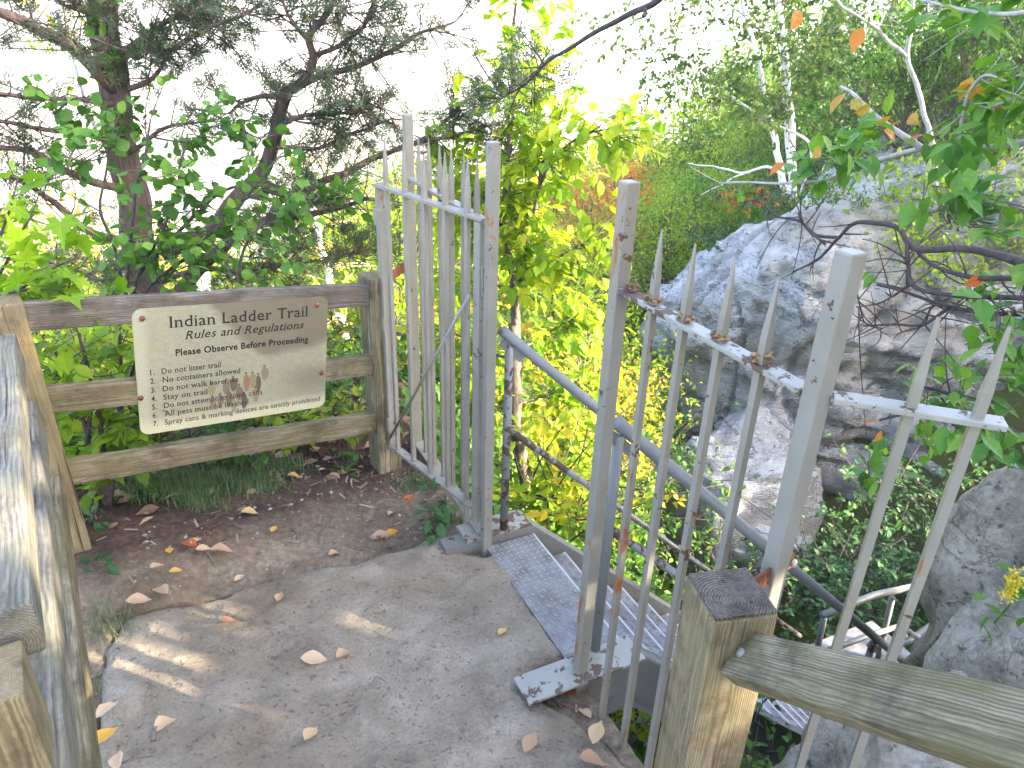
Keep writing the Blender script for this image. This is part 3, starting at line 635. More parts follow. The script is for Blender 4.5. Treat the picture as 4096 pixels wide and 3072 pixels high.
# ------------------------------------------------------------------ rules sign
cr = [fp(*p, -.047) for p in ((278, 657), (695, 634), (694, 865), (296, 931))]
sc_ = np.mean(cr, 0); ex = (cr[1] - cr[0]) + (cr[2] - cr[3]); Wd = np.linalg.norm(ex) / 2; ex /= np.linalg.norm(ex)
ez = -FN3; ey = np.cross(ez, ex); Hh = (((cr[0] - cr[3]) + (cr[1] - cr[2])) @ ey) / 2
sM = mat4(np.stack([ex, ey, ez], 1), sc_)
sg = empty("trail_sign", sc_, "beige trail rules sign with rounded corners bolted to the wooden fence rails", "sign")
rr = .045 * Wd; pts = []
for cx, cy, a_ in ((1, 1, 0), (-1, 1, 90), (-1, -1, 180), (1, -1, 270)):
    for k in range(9):
        a = math.radians(a_ + k * 11.25); pts.append((cx * (Wd / 2 - rr) + rr * math.cos(a), cy * (Hh / 2 - rr) + rr * math.sin(a)))
n = len(pts); P2 = np.array(pts); V = np.concatenate([np.c_[P2, np.full(n, 0.)], np.c_[P2, np.full(n, -.004)]]); i = np.arange(n); k = (i + 1) % n
m, nt, b_ = new_mat("printed sign face"); g = G(nt); p_ = g.coord((1 / Wd, 1 / Hh, 1)); s_ = g.sep(p_)
na = g.noise(p_, 4, 6, .65); nb = g.noise(p_, 26, 5, .7); nc = g.noise(p_, 150, 3, .6)
def edge(v, a, wd=.03): return g.ramp(g.math('ADD', g.math('MULTIPLY', v, 1.0), .5 - a), [(.5 - wd, 0.0), (.5 + wd, 1.0)])
wob = g.math('MULTIPLY', g.math('SUBTRACT', na, .5), .22)
base = g.mix(nb, (.185, .178, .112), (.385, .368, .25))
skyc = g.mix(na, (.12, .098, .062), (.21, .178, .12))
inx = edge(g.math('ADD', g.math('SUBTRACT', g.math('MULTIPLY', s_[1], .55), g.math('MULTIPLY', s_[0], -1.0)), wob), .13)
iny = edge(g.math('ADD', g.math('SUBTRACT', s_[1], g.math('MULTIPLY', s_[0], .25)), wob), -.02)
col = g.mix(g.math('MULTIPLY', inx, iny), base, skyc)
gr = edge(g.math('ADD', g.math('MULTIPLY', g.math('SUBTRACT', s_[0], .28), 1.0), wob), .0, .12)
low = g.math('MULTIPLY', gr, edge(g.math('MULTIPLY', s_[1], -1.0), .10, .05)); low = g.math('MULTIPLY', low, edge(s_[1], -.33, .08))
col = g.mix(g.math('MULTIPLY', low, .7), col, (.17, .14, .09))
frm = g.math('ADD', edge(s_[0], -.445, .02), 0.0); col = g.mix(frm, (.36, .345, .24), col)
col = g.mix(edge(s_[1], -.40, .05), (.50, .47, .30), col)
col = g.mix(g.ramp(nc, [(.35, .5), (.6, 0.0)]), col, (.13, .11, .07))
g.set(b_.inputs["Base Color"], col); b_.inputs["Roughness"].default_value = .38
link("panel", np_mesh("panel", V, [np.stack([i, n + i, n + k, k], 1), np.arange(n)[None], np.arange(2 * n - 1, n - 1, -1)[None]]), m, sg, sM)
INK, nt, b_ = new_mat("dark ink"); b_.inputs["Base Color"].default_value = (.012, .010, .008, 1); b_.inputs["Roughness"].default_value = .5
def text(s, x0, x1, yb, cap, bold=0.0, shear=0.0, serif=True):
    cu = bpy.data.curves.new("t", 'FONT'); cu.body = s; cu.offset = bold; cu.shear = shear; cu.resolution_u = 3; cu.space_character = 1.06
    ob = bpy.data.objects.new("t", cu); C.collection.objects.link(ob)
    me = bpy.data.meshes.new_from_object(ob.evaluated_get(bpy.context.evaluated_depsgraph_get()))
    bpy.data.objects.remove(ob); bpy.data.curves.remove(cu)
    V = np.array([v.co[:2] for v in me.vertices]); F = [tuple(p.vertices) for p in me.polygons]
    cnt = {}
    for f in F:
        for a, b in zip(f, f[1:] + f[:1]): cnt[tuple(sorted((a, b)))] = cnt.get(tuple(sorted((a, b))), 0) + 1
    bpy.data.meshes.remove(me)
    capH = .70; V = list(map(tuple, V)); ns = []
    if serif:
        for (a, b), c in cnt.items():
            if c != 1: continue
            (xa, ya), (xb, yb_) = V[a], V[b]
            L = abs(xa - xb)
            if abs(ya - yb_) < .004 and .04 < L < .145:
                y = ya; bot = abs(y) < .02; top = y > .45
                if not (bot or top): continue
                t = .035 + bold * .6; e = .055; xa, xb = min(xa, xb), max(xa, xb)
                y0, y1 = (y, y + t) if bot else (y - t, y)
                if top: xb_e, xa_e = xb + (.0 if y < .62 else e * .6), xa - e
                else: xa_e, xb_e = xa - e, xb + e
                ns.append([(xa_e, y0), (xb_e, y0), (xb_e, y1), (xa_e, y1)])
    for q_ in ns:
        k0 = len(V); V += q_; F.append((k0, k0 + 1, k0 + 2, k0 + 3))
    V = np.array(V); mn, mx = V[:, 0].min(), V[:, 0].max()
    X = (x0 - .5) * Wd + (V[:, 0] - mn) / (mx - mn) * (x1 - x0) * Wd; Y = (.5 - yb) * Hh + V[:, 1] / capH * cap * Hh
    me = bpy.data.meshes.new("lettering"); me.from_pydata([(a, b, .0012) for a, b in zip(X, Y)], [], F); me.update()
    return link("lettering", me, INK, sg, sM)
text("Indian Ladder Trail", .165, .885, .158, .088, .004)
text("Rules and Regulations", .235, .862, .258, .066, .004, .28)
text("Please Observe Before Proceeding", .188, .888, .382, .052, .022)
for k, (s_, x1, yb) in enumerate((("Do not litter trail", .41, .515), ("No containers allowed", .51, .585), ("Do not walk barefoot", .50, .658), ("Stay on trail", .338, .728),
                                  ("Do not attempt to climb cliffs", .628, .797), ("All pets must be leashed", .552, .867), ("Spray cans & marking devices are strictly prohibited", .968, .938))):
    text("%d." % (k + 1), .062, .085, yb, .044, .004); text(s_, .118, x1, yb, .044, .004)
m2, nt, b_ = new_mat("printed figures ink"); g = G(nt); t_ = g.n("Attribute", attribute_name="tint").outputs["Fac"]
g.set(b_.inputs["Base Color"], g.ramp(t_, [(0, (.085, .06, .045)), (.45, (.14, .105, .07)), (.7, (.23, .19, .10)), (.8, (.19, .085, .05)), (1, (.25, .225, .155))])); b_.inputs["Roughness"].default_value = .4
fb = Bag()
for (x, y, hh) in ((.355, .70, .10), (.43, .70, .11), (.47, .68, .12), (.50, .76, .13), (.445, .80, .14), (.54, .68, .15), (.575, .67, .13), (.605, .70, .15), (.64, .62, .12), (.47, .86, .12), (.525, .84, .14), (.40, .80, .10), (.59, .80, .13), (.36, .82, .11)):
    a = np.arange(9) * 2 * np.pi / 9; tn = rng.uniform(0, 1); X = (x - .5) * Wd; Y = (.5 - y) * Hh; wdt = .017 * Wd * rng.uniform(.8, 1.25); ht = hh * Hh / 2
    body = np.stack([X + np.cos(a) * wdt * (1.0 + .25 * np.sin(a + 1)), Y + np.sin(a) * ht, 0 * a + .0007], 1); fb.add(body, [np.arange(9)[None]], tn)
    fb.add(np.stack([X + np.cos(a) * .007 * Wd, Y + ht * 1.12 + np.sin(a) * .008 * Wd, 0 * a + .0008], 1), [np.arange(9)[None]], .3)
link("printed_figures", fb.mesh("printed_figures", False), m2, sg, sM)
for px, py in ((300, 678), (674, 651), (684, 796), (297, 848)): bo = Bag(); stud(fp(px, py, -.0485), -FN3, .0095, bo, .004); bo.build("bolt", RUST, sg)

# ------------------------------------------------------------------ plants: builders
def smooth(P, n):
    P = np.asarray(P, float); t = np.concatenate([[0], np.cumsum(np.linalg.norm(np.diff(P, axis=0), axis=1))]); t /= t[-1]
    if len(P) > 2:
        m = np.gradient(P, t, axis=0); tt = np.linspace(0, 1, n); i = np.clip(np.searchsorted(t, tt, 'right') - 1, 0, len(P) - 2); h = (t[i + 1] - t[i])[:, None]; u = ((tt - t[i])[:, None]) / h
        return (2 * u ** 3 - 3 * u ** 2 + 1) * P[i] + (u ** 3 - 2 * u ** 2 + u) * h * m[i] + (-2 * u ** 3 + 3 * u ** 2) * P[i + 1] + (u ** 3 - u ** 2) * h * m[i + 1]
    return P[0] + np.linspace(0, 1, n)[:, None] * (P[-1] - P[0])
def limb(bag, pts, d0, d1, r0, r1, n=None, sides=7, wob=.012):
    """branch drawn through photo measurements with its own depth, returns its centre line"""
    ds = np.linspace(d0, d1, len(pts)); P = smooth([sight(x, y, d) for (x, y), d in zip(pts, ds)], n or 6 * len(pts))
    P = P + wob * np.stack([vnoise(P * 6, 61), vnoise(P * 6, 62), vnoise(P * 6, 63)], 1)
    bag.tube(P, np.linspace(r0, r1, len(P)), sides); return P
def side_dirs(P, idx, spread, up=0.0, flat=.6):
    T = np.gradient(P, axis=0)[idx]; T /= np.linalg.norm(T, axis=1)[:, None] + 1e-9
    r_ = rand_unit(len(idx)); r_[:, 2] *= flat; d = T * (1 - spread) + r_ * spread; d[:, 2] += up
    return d / np.linalg.norm(d, axis=1)[:, None]
def twig_pts(p, d, L, n=5, bend=.25):
    t = np.linspace(0, 1, n)[:, None]; c = rng.normal(size=3) * bend * L * .4; return p + d * L * t + c * t ** 2
def leaf_on(bag, tmpl, pos, dirs, size, tint, droop=.35, flat=.75):
    d = dirs + rng.normal(size=pos.shape) * .45; d[:, 2] -= droop; z = rand_unit(len(pos)) * (1 - flat); z[:, 2] += flat + .05
    scatter(tmpl[0], tmpl[1], pos, frames(d, z), size, tint, bag)
def leafy_limb(wb, lb, P, ntw, tw, per, size, tmpl=LEAF, t0=.15, spread=.75, up=.05, tint=(.2, .8), r=.004, sub=1, droop=.35, flat=.7, depthflat=.6):
    idx = rng.integers(int(t0 * (len(P) - 1)), len(P), ntw); D = side_dirs(P, idx, spread, up, depthflat); D2 = []
    for p, d in zip(P[idx], D):
        L = tw * rng.uniform(.5, 1.3); q_ = twig_pts(p, d, L); wb.tube(q_, np.linspace(r, r * .45, len(q_)), 4)
        k = max(2, int(per * rng.uniform(.7, 1.3))); t = rng.uniform(.15, 1, k); ii = np.clip((t * 4).astype(int), 0, 3)
        pos = q_[ii] + (q_[ii + 1] - q_[ii]) * ((t * 4) - ii)[:, None] + rng.normal(size=(k, 3)) * size * .25
        dd = d + rand_unit(k) * .9; leaf_on(lb, tmpl, pos, dd, size * rng.uniform(.6, 1.2, k), np.clip(rng.uniform(*tint) + rng.normal(size=k) * .12, 0, 1), droop, flat)
def cedar_limb(wb, lb, P, ntw, tw, t0=.2, size=.085, per=7, spread=.8):
    idx = rng.integers(int(t0 * (len(P) - 1)), len(P), ntw); D = side_dirs(P, idx, spread, .06, .75)
    for p, d in zip(P[idx], D):
        L = tw * rng.uniform(.4, 1.4); q_ = twig_pts(p, d, L, 5, .5); wb.tube(q_, np.linspace(.0042, .0015, len(q_)), 4)
        k = max(3, int(per * rng.uniform(.6, 1.4) * L / tw)); t = rng.uniform(.35, 1, k); ii = np.clip((t * 4).astype(int), 0, 3)
        pos = q_[ii] + (q_[ii + 1] - q_[ii]) * ((t * 4) - ii)[:, None]; dd = d * .9 + rand_unit(k) * .75; dd[:, 2] += .15
        scatter(SPRAY[0], SPRAY[1], pos, frames(dd, rand_unit(k) * .8 + np.array([0, 0, .5])), size * rng.uniform(.6, 1.3, k), np.clip(rng.normal(.45, .22, k), 0, 1), lb)
def plant(name, loc, label, cat, group, wb, lb, wm, lm, wn="trunk", ln="crown"):
    e = empty(name, loc, label, cat, group); wb.build(wn, wm, e)
    if lb is not None and lb.n: lb.build(ln, lm, e, False)
    return e

# --- old cedar behind the fence
D0 = 4.5; wb, lb = Bag(), Bag()
tr = limb(wb, [(335, 700), (318, 640), (302, 560), (290, 450), (272, 350), (254, 250), (240, 150), (228, 50), (214, -90)], 4.5, 4.6, .095, .066, 60, 12, .02)
limbs = [([(350, 545), (457, 494), (519, 427), (556, 382), (593, 307), (610, 232), (622, 199)], 4.4, 4.1, .048, .032, 12, .3, .6),
 ([(622, 199), (672, 162), (680, 125), (668, 83), (705, 33), (735, -20)], 4.1, 4.0, .026, .012, 40, .26, .15),
 ([(625, 196), (705, 166), (788, 137), (840, 108), (920, 72), (980, 45)], 4.1, 3.9, .020, .006, 60, .24, .15),
 ([(680, 125), (740, 95), (788, 54), (815, -8)], 4.1, 3.8, .014, .007, 46, .24, .2),
 ([(668, 83), (620, 30), (600, -20)], 4.1, 4.2, .012, .006, 30, .24, .2),
 ([(612, 212), (575, 210), (519, 228), (500, 245)], 4.1, 4.3, .016, .006, 22, .2, .2),
 ([(603, 275), (664, 249), (720, 243), (810, 232)], 4.1, 3.9, .014, .005, 60, .22, .15),
 ([(600, 320), (680, 320), (760, 290), (850, 262)], 4.1, 3.9, .012, .005, 60, .22, .15),
 ([(386, 628), (457, 552), (519, 506), (581, 473), (664, 465), (740, 452), (800, 432)], 4.35, 3.9, .042, .008, 46, .24, .4),
 ([(535, 419), (600, 432), (705, 440), (809, 430)], 4.15, 3.9, .014, .005, 40, .22, .3),
 ([(560, 390), (650, 420), (705, 385), (756, 368), (867, 318), (905, 302), (961, 266), (1020, 212), (1050, 190)], 4.2, 4.6, .026, .007, 66, .26, .2),
 ([(880, 314), (935, 296), (987, 292), (1075, 268), (1165, 255)], 4.4, 4.4, .013, .004, 66, .22, .25),
 ([(240, 186), (224, 174), (166, 116), (110, 80), (62, 54), (0, 29), (-70, -5)], 4.5, 4.2, .04, .018, 60, .26, .3),
 ([(246, 222), (160, 218), (80, 210), (0, 205), (-60, 200)], 4.5, 4.2, .015, .007, 22, .24, .4),
 ([(262, 310), (180, 292), (80, 275), (-40, 262)], 4.5, 4.2, .018, .008, 22, .24, .4),
 ([(272, 410), (200, 390), (145, 369), (62, 332), (0, 324), (-50, 318)], 4.5, 4.1, .024, .010, 50, .25, .3),
 ([(285, 520), (187, 498), (104, 427), (54, 398), (0, 380)], 4.5, 4.2, .024, .010, 30, .25, .3),
 ([(262, 108), (320, 104), (373, 100), (456, 54), (545, 20)], 4.5, 4.3, .020, .006, 110, .26, .1),
 ([(258, 130), (330, 60), (400, 20), (470, -25)], 4.5, 4.4, .018, .006, 80, .26, .1),
 ([(252, 60), (180, 20), (110, -20)], 4.5, 4.4, .018, .008, 60, .26, .15),
 ([(282, 190), (320, 170), (345, 140), (350, 110)], 4.45, 4.3, .016, .006, 18, .2, .3),
 ([(350, 610), (430, 590), (520, 582), (640, 570), (765, 552)], 4.3, 3.9, .016, .004, 100, .22, .35),
 ([(300, 640), (230, 600), (180, 585), (120, 575)], 4.4, 4.1, .014, .005, 46, .22, .2),
 ([(270, 330), (330, 290), (400, 262), (450, 255)], 4.5, 4.3, .015, .005, 20, .2, .3)]
for pts, a, b, r0, r1, nt_, tw, t0 in limbs:
    P = limb(wb, pts, a, b, r0, r1, None, 8, .02); cedar_limb(wb, lb, P, int(nt_ * .88), tw, t0)
c0 = tr[0]; plant("cedar_tree", (c0[0], c0[1], gz(c0[0], c0[1])), "gnarled dark cedar with spreading limbs leaning behind the rules sign", "tree", None, wb, lb, BARK_CEDAR, L_CEDAR)

# --- round leaved shrub climbing in front of the cedar
wb, lb = Bag(), Bag()
stems = [([(268, 690), (278, 560), (290, 470), (300, 390), (318, 320), (330, 250)], 3.6, 3.5), ([(272, 690), (300, 600), (350, 500), (385, 420), (395, 350), (398, 280)], 3.6, 3.4),
         ([(280, 690), (330, 620), (400, 560), (470, 500), (520, 440), (560, 400)], 3.6, 3.3), ([(285, 690), (250, 560), (228, 470), (230, 390), (240, 300)], 3.7, 3.7),
         ([(500, 690), (515, 600), (540, 520), (580, 470)], 3.3, 3.3), ([(300, 600), (420, 470), (520, 400), (640, 430), (740, 420)], 3.6, 3.4)]
for (s_, a, b), nst in zip(stems, (9, 24, 30, 8, 18, 26)):
    P = limb(wb, s_, a, b, .010, .004, None, 6, .02); leafy_limb(wb, lb, P, nst, .26, 7, .055, ROUND, .2, .85, .0, (.3, .9), .003, flat=.45)
for s_, a, b in (([(236, 160), (240, 60), (236, -30)], 4.35, 4.35), ([(270, 330), (255, 240), (248, 150)], 4.35, 4.35), ([(330, 300), (420, 300), (470, 270), (520, 290)], 3.7, 3.7), ([(100, 240), (160, 210), (230, 240)], 3.9, 3.9), ([(120, 330), (180, 340), (250, 330)], 3.7, 3.7), ([(400, 230), (450, 250), (560, 300)], 3.7, 3.5)):
    P = limb(wb, s_, a, b, .005, .003, None, 5, .02); leafy_limb(wb, lb, P, 9, .16, 6, .058, ROUND, .0, .9, .0, (.2, .75), .0025, flat=.4)
plant("leafy_shrub", tuple(at_z(275, 690, gz(-1.75, 3.1))), "tall green round leaved shrub climbing in front of the cedar trunk", "shrub", None, wb, lb, BARK_TWIG, L_GREEN, "stems", "leaves")
# --- maple sapling at the left edge
wb, lb = Bag(), Bag()
for s_, a, b in (([(-60, 720), (-10, 600), (40, 520), (80, 470)], 2.9, 2.7), ([(-60, 720), (20, 640), (90, 590), (160, 560)], 2.9, 2.6), ([(-50, 700), (0, 640), (60, 620), (150, 625)], 2.8, 2.6), ([(-60, 640), (0, 500), (30, 420), (40, 380)], 2.9, 2.9)):
    P = limb(wb, s_, a, b, .007, .003, None, 5, .01); leafy_limb(wb, lb, P, 8, .15, 4, .10, MAPLE, .2, .8, .0, (.0, .4), .0025, droop=.5, flat=.7)
plant("maple_sapling", (-2.2, 2.5, gz(-2.2, 2.5)), "young maple with large lobed bright leaves at the left edge", "sapling", None, wb, lb, BARK_TWIG, L_LIME, "stems", "leaves")

# --- saplings and low plants just behind the fence
def sapling(name, base_px, D, tips, label, size, lm, tmpl=LEAF, ntw=12, tw=.16, per=6, tint=(.05, .55), r=.008, group=None, cat="sapling"):
    wb, lb = Bag(), Bag(); b = sight(*base_px, D); gz_ = gz(b[0], b[1]); base = np.array([b[0], b[1], gz_ - .02])
    for t in tips:
        e = sight(t[0], t[1], D + (t[2] if len(t) > 2 else 0)); mid = base * .5 + e * .5 + rng.normal(size=3) * .04 + np.array([0, 0, .05])
        P = smooth([base, mid, e], 14); wb.tube(P, np.linspace(r, r * .4, 14), 6); leafy_limb(wb, lb, P, ntw, tw, per, size, tmpl, .25, .8, .05, tint, .0028, flat=.75)
    return plant(name, base, label, cat, group, wb, lb, BARK_TWIG, lm, "stems", "leaves")
sapling("sapling", (205, 985), 2.75, ((170, 720), (258, 700), (215, 830), (120, 760), (300, 760)), "bare stemmed sapling with lime leaves between the left fence posts", .075, L_LIME, r=.013, ntw=13)
sapling("sapling", (120, 960), 3.2, ((90, 740), (160, 800), (60, 800), (200, 750)), "lime leaved sapling tight beside the fence corner post", .075, L_LIME, ntw=13)
sapling("sapling", (330, 960), 3.2, ((270, 850), (380, 900), (250, 780)), "low lime sapling behind the lower left sign corner", .065, L_LIME)
for k, (x, y, D, n_) in enumerate(((90, 930, 3.0, 0), (160, 950, 3.1, 1), (240, 930, 3.4, 2), (60, 880, 3.3, 0), (130, 880, 3.7, 1), (300, 930, 3.1, 0), (420, 940, 3.1, 1), (560, 920, 3.2, 2), (640, 930, 3.0, 0), (720, 880, 3.3, 1), (745, 930, 3.0, 2), (700, 800, 4.0, 0), (770, 820, 3.8, 1), (620, 880, 3.6, 0), (740, 720, 4.4, 2), (500, 960, 2.9, 1))):
    sapling("leafy_plant", (x, y + 25), D, ((x - 25, y - 40), (x + 30, y - 55, .1), (x + 5, y - 90, .15), (x + 40, y - 20, -.05)), "small bright green woodland plant growing behind the wooden fence", .055, (L_LIME, L_GREEN, L_YELL)[n_], ntw=8, tw=.10, per=5, r=.004, group="woodland plants behind the fence", cat="plant")
for k, (x, y, lb_) in enumerate(((205, 1130, "grey green seedling leaning against the left rails"), (225, 1220, "drooping grey green seedling lower on the left dirt bank"), (745, 985, "pale leaved seedling at the foot of the sign side fence post"), (940, 1105, "dark dock seedling beside the open gate foot"), (345, 1060, "tiny round leaved seedling in the grass tuft"))):
    p = at_z(x, y + 28, .02); wb, l2 = Bag(), Bag()
    for t in range(4):
        e = p + np.array([rng.uniform(-.07, .07), rng.uniform(-.06, .06), rng.uniform(.05, .16)]); P = smooth([p - np.array([0, 0, .06]), (p + e) / 2 + rng.normal(size=3) * .01, e], 7); wb.tube(P, np.linspace(.003, .0012, 7), 5)
        leafy_limb(wb, l2, P, 3, .05, 3, .045 if k != 3 else .06, LEAF, .3, .8, .05, (.3, .8), .001, flat=.8)
    plant("seedling", p, lb_, "seedling", None, wb, l2, BARK_TWIG, L_DEEP if k in (0, 1, 3) else L_GREEN, "stems", "leaves")
def goldenrod(p, label):
    wb, l2 = Bag(), Bag(); e = p + np.array([-.02, -.03, .20]); P = smooth([p, (p + e) / 2 + np.array([.02, 0, 0]), e], 12); wb.tube(P, np.linspace(.003, .0015, 12), 5)
    leafy_limb(wb, l2, P, 6, .05, 2, .07, LEAF, .0, .8, 0, (.4, .8), .0015, flat=.8)
    en = plant("goldenrod", p, label, "flower", None, wb, l2, L_GREEN, L_GREEN, "stems", "leaves")
    fb = Bag(); k = 260; t = rng.uniform(.55, 1.05, k); pos = P[0] + (P[-1] - P[0]) * t[:, None] + rng.normal(size=(k, 3)) * np.array([.010, .010, .006]); scatter(RHOMB[0], RHOMB[1], pos, frames(rand_unit(k), rand_unit(k)), np.full(k, .012), rng.uniform(0, 1, k), fb)
    fb.build("flowers", GOLD, en, False)
GOLD = leaf_mat("golden flowers", [(0, (.55, .42, .02)), (1, (.75, .62, .05))], .3)
goldenrod(sight(2148, 1345, 2.12), "yellow goldenrod stem flowering on the lichened boulder")

# --- young lime tree beyond the gate
wb, lb = Bag(), Bag(); DT = 4.15
b = sight(1103, 1150, DT); zb_ = gz(b[0], b[1])
tk = smooth([(b[0] - .02, b[1], zb_ - .1), sight(1103, 1150, DT), sight(1113, 900, DT), sight(1111, 702, DT)], 40); wb.tube(tk, np.linspace(.055, .036, 40), 9)
ls = [([(1111, 702), (1104, 597), (1093, 553), (1081, 509), (1087, 450), (1099, 348), (1102, 270), (1106, 160), (1112, 20), (1118, -40)], 0, .1, .030, .006, 70), ([(1112, 690), (1113, 650), (1137, 538), (1163, 421), (1168, 370), (1195, 300), (1215, 235), (1235, 190)], 0, -.2, .022, .004, 62), ([(1165, 400), (1200, 340), (1240, 300), (1300, 280), (1340, 300)], -.1, -.4, .010, .003, 34),
      ([(1113, 655), (1160, 582), (1225, 547), (1290, 505)], 0, -.3, .014, .003, 40), ([(1112, 760), (1170, 730), (1230, 690), (1280, 640)], 0, .3, .012, .003, 40), ([(1110, 780), (1060, 760), (1000, 730), (950, 700)], 0, .4, .012, .003, 42),
      ([(1085, 480), (1040, 420), (1000, 370), (975, 330)], 0, .3, .012, .003, 48), ([(1095, 520), (1050, 500), (1000, 480), (940, 470)], 0, .4, .012, .003, 48), ([(1108, 640), (1060, 610), (1010, 600), (960, 600)], 0, .4, .012, .003, 40), ([(1113, 880), (1160, 860), (1230, 850), (1280, 800)], 0, .2, .010, .003, 40), ([(1113, 900), (1070, 880), (1010, 880), (950, 900)], 0, .4, .010, .003, 40),
      ([(1110, 990), (1160, 960), (1220, 960), (1280, 930)], 0, .2, .010, .003, 36), ([(1108, 1030), (1060, 1000), (1000, 1000), (970, 1010)], 0, .4, .010, .003, 30), ([(1108, 1060), (1160, 1050), (1200, 1060), (1250, 1040)], 0, .1, .009, .003, 30), ([(1090, 430), (1130, 330), (1150, 230), (1145, 130)], 0, .1, .010, .003, 30)]
for pts, da, db, r0, r1, ntw in ls:
    P = limb(wb, pts, DT + da, DT + db, r0, r1, None, 7, .02); leafy_limb(wb, lb, P, int(ntw * .95), .27, 8, .088, LEAF, .2, .8, .0, (.35, .85), .003, droop=.6, flat=.6)
plant("lime_tree", (b[0], b[1], zb_), "slender young tree with bright lime leaves just beyond the gate posts", "tree", None, wb, lb, BARK, L_LIME)

# --- overhead branch crossing the sky
wb, lb = Bag(), Bag(); P = limb(wb, [(1640, -160), (1500, -60), (1425, -2), (1392, 18), (1340, 42), (1296, 64), (1240, 98), (1180, 132), (1130, 180), (1080, 214)], 2.6, 3.3, .016, .003, None, 8, .012)
wb.tube(smooth([sight(1392, 18, 2.75), sight(1396, 30, 2.75), sight(1388, 36, 2.74)], 5), .006, 6)
cedar_limb(wb, lb, P[40:], 26, .16, .3)
plant("cedar_branch", P[0], "dark bare branch reaching in overhead across the white sky", "branch", None, wb, lb, BARK_TWIG, L_CEDAR, "limb", "sprays")

# --- near shrub at the right edge
wb, lb, ob = Bag(), Bag(), Bag(); f4 = lambda L: [(1242 + .4395 * x, 324 + .4395 * y) for x, y in L]
tw_ = [([(2350, 600), (2207, 560), (2060, 520), (1880, 480), (1680, 465), (1640, 430), (1600, 380), (1450, 365), (1380, 370), (1300, 440), (1200, 540), (1080, 600)], 2.3, 2.7, .014, .003), ([(1640, 430), (1655, 560), (1660, 640), (1850, 710), (2207, 735)], 2.45, 2.4, .006, .008), ([(1480, 655), (1620, 690), (1800, 740), (2000, 800), (2207, 810)], 2.6, 2.4, .004, .008),
       ([(1420, 865), (1560, 855), (1700, 850), (1850, 760)], 2.6, 2.5, .003, .006), ([(1680, 465), (1780, 560), (1900, 620), (2207, 640)], 2.5, 2.3, .006, .008), ([(1300, 440), (1200, 420), (1120, 350), (1000, 330), (880, 260), (800, 270)], 2.6, 2.8, .006, .002), ([(1240, 470), (1140, 380), (1100, 310)], 2.6, 2.6, .005, .002), ([(1650, 1150), (1820, 1200), (1880, 1260), (2000, 1320), (2207, 1420)], 2.5, 2.3, .005, .008), ([(1500, 1330), (1650, 1300), (1800, 1280), (2000, 1300)], 2.5, 2.4, .004, .006),
       ([(1380, 660), (1400, 760), (1440, 860), (1520, 880)], 2.6, 2.6, .003, .002), ([(1660, 640), (1580, 700), (1500, 740), (1380, 760)], 2.5, 2.6, .004, .002), ([(1850, 710), (1760, 760), (1720, 850), (1600, 900)], 2.5, 2.6, .004, .002)]
dens = [0, 3, 2, 0, 2, 0, 0, 5, 6, 0, 0, 0]
for (pts, a, b, r0, r1), dn in zip(tw_, dens):
    P = limb(wb, f4(pts), a, b, r0, r1, None, 7, .012)
    e_ = min((P[0], P[-1]), key=lambda v: -v[0])
    if max(pts[0][0], pts[-1][0]) >= 2200: wb.tube(smooth([(2.3, 2.2, gz(2.3, 2.2)), (2.25, 2.1, (e_[2] + gz(2.3, 2.2)) / 2), e_], 10), np.linspace(.014, .008, 10), 6)
    for _ in range(7):
        i = rng.integers(2, len(P)); d = rand_unit(1)[0]; q_ = twig_pts(P[i], d, rng.uniform(.08, .22), 6, .9); wb.tube(q_, np.linspace(.003, .001, 6), 4)
    if dn: leafy_limb(wb, lb, P, dn, .14, 5, .065, LEAF, .2, .8, .0, (.35, .85), .002, flat=.8)
for c, n_, rx, ry, dd in (((2110, 420), 11, 110, 36, 2.1), ((2080, 400), 7, 60, 30, 2.2), ((2150, 490), 7, 50, 36, 2.1), ((2160, 700), 11, 70, 56, 2.2), ((2170, 790), 9, 60, 46, 2.2), ((2060, 800), 6, 50, 26, 2.3), ((2060, 935), 9, 80, 46, 2.4), ((1880, 1010), 9, 46, 36, 2.5), ((2160, 950), 11, 50, 56, 2.2), ((1760, 345), 5, 60, 34, 2.6), ((1830, 335), 10, 56, 30, 2.6), ((2120, 340), 3, 50, 26, 2.3)):
    for _ in range(n_):
        p = sight(c[0] + rng.normal() * rx * .5, c[1] + rng.normal() * ry * .5, dd + rng.normal() * .12); k = 3; d = rand_unit(1); q_ = twig_pts(p - d[0] * .05, d[0], .08, 4); wb.tube(q_, [.0018, .0015, .001, .0008], 4)
        leaf_on(lb, LEAF, p + rng.normal(size=(k, 3)) * .02, d + rand_unit(k) * .7, .068 * rng.uniform(.7, 1.25, k), np.clip(rng.normal(.55, .2, k), 0, 1), .3, .8)
for x, y, dd in ((2075, 160, 2.2), (2120, 165, 2.2), (1730, 10, 2.4)): pass
e = plant("branchy_shrub", (2.3, 2.2, gz(2.3, 2.2)), "dark branched shrub with glossy green leaves in front of the cliff at right", "shrub", None, wb, lb, BARK_TWIG, L_GREEN, "branches", "leaves")
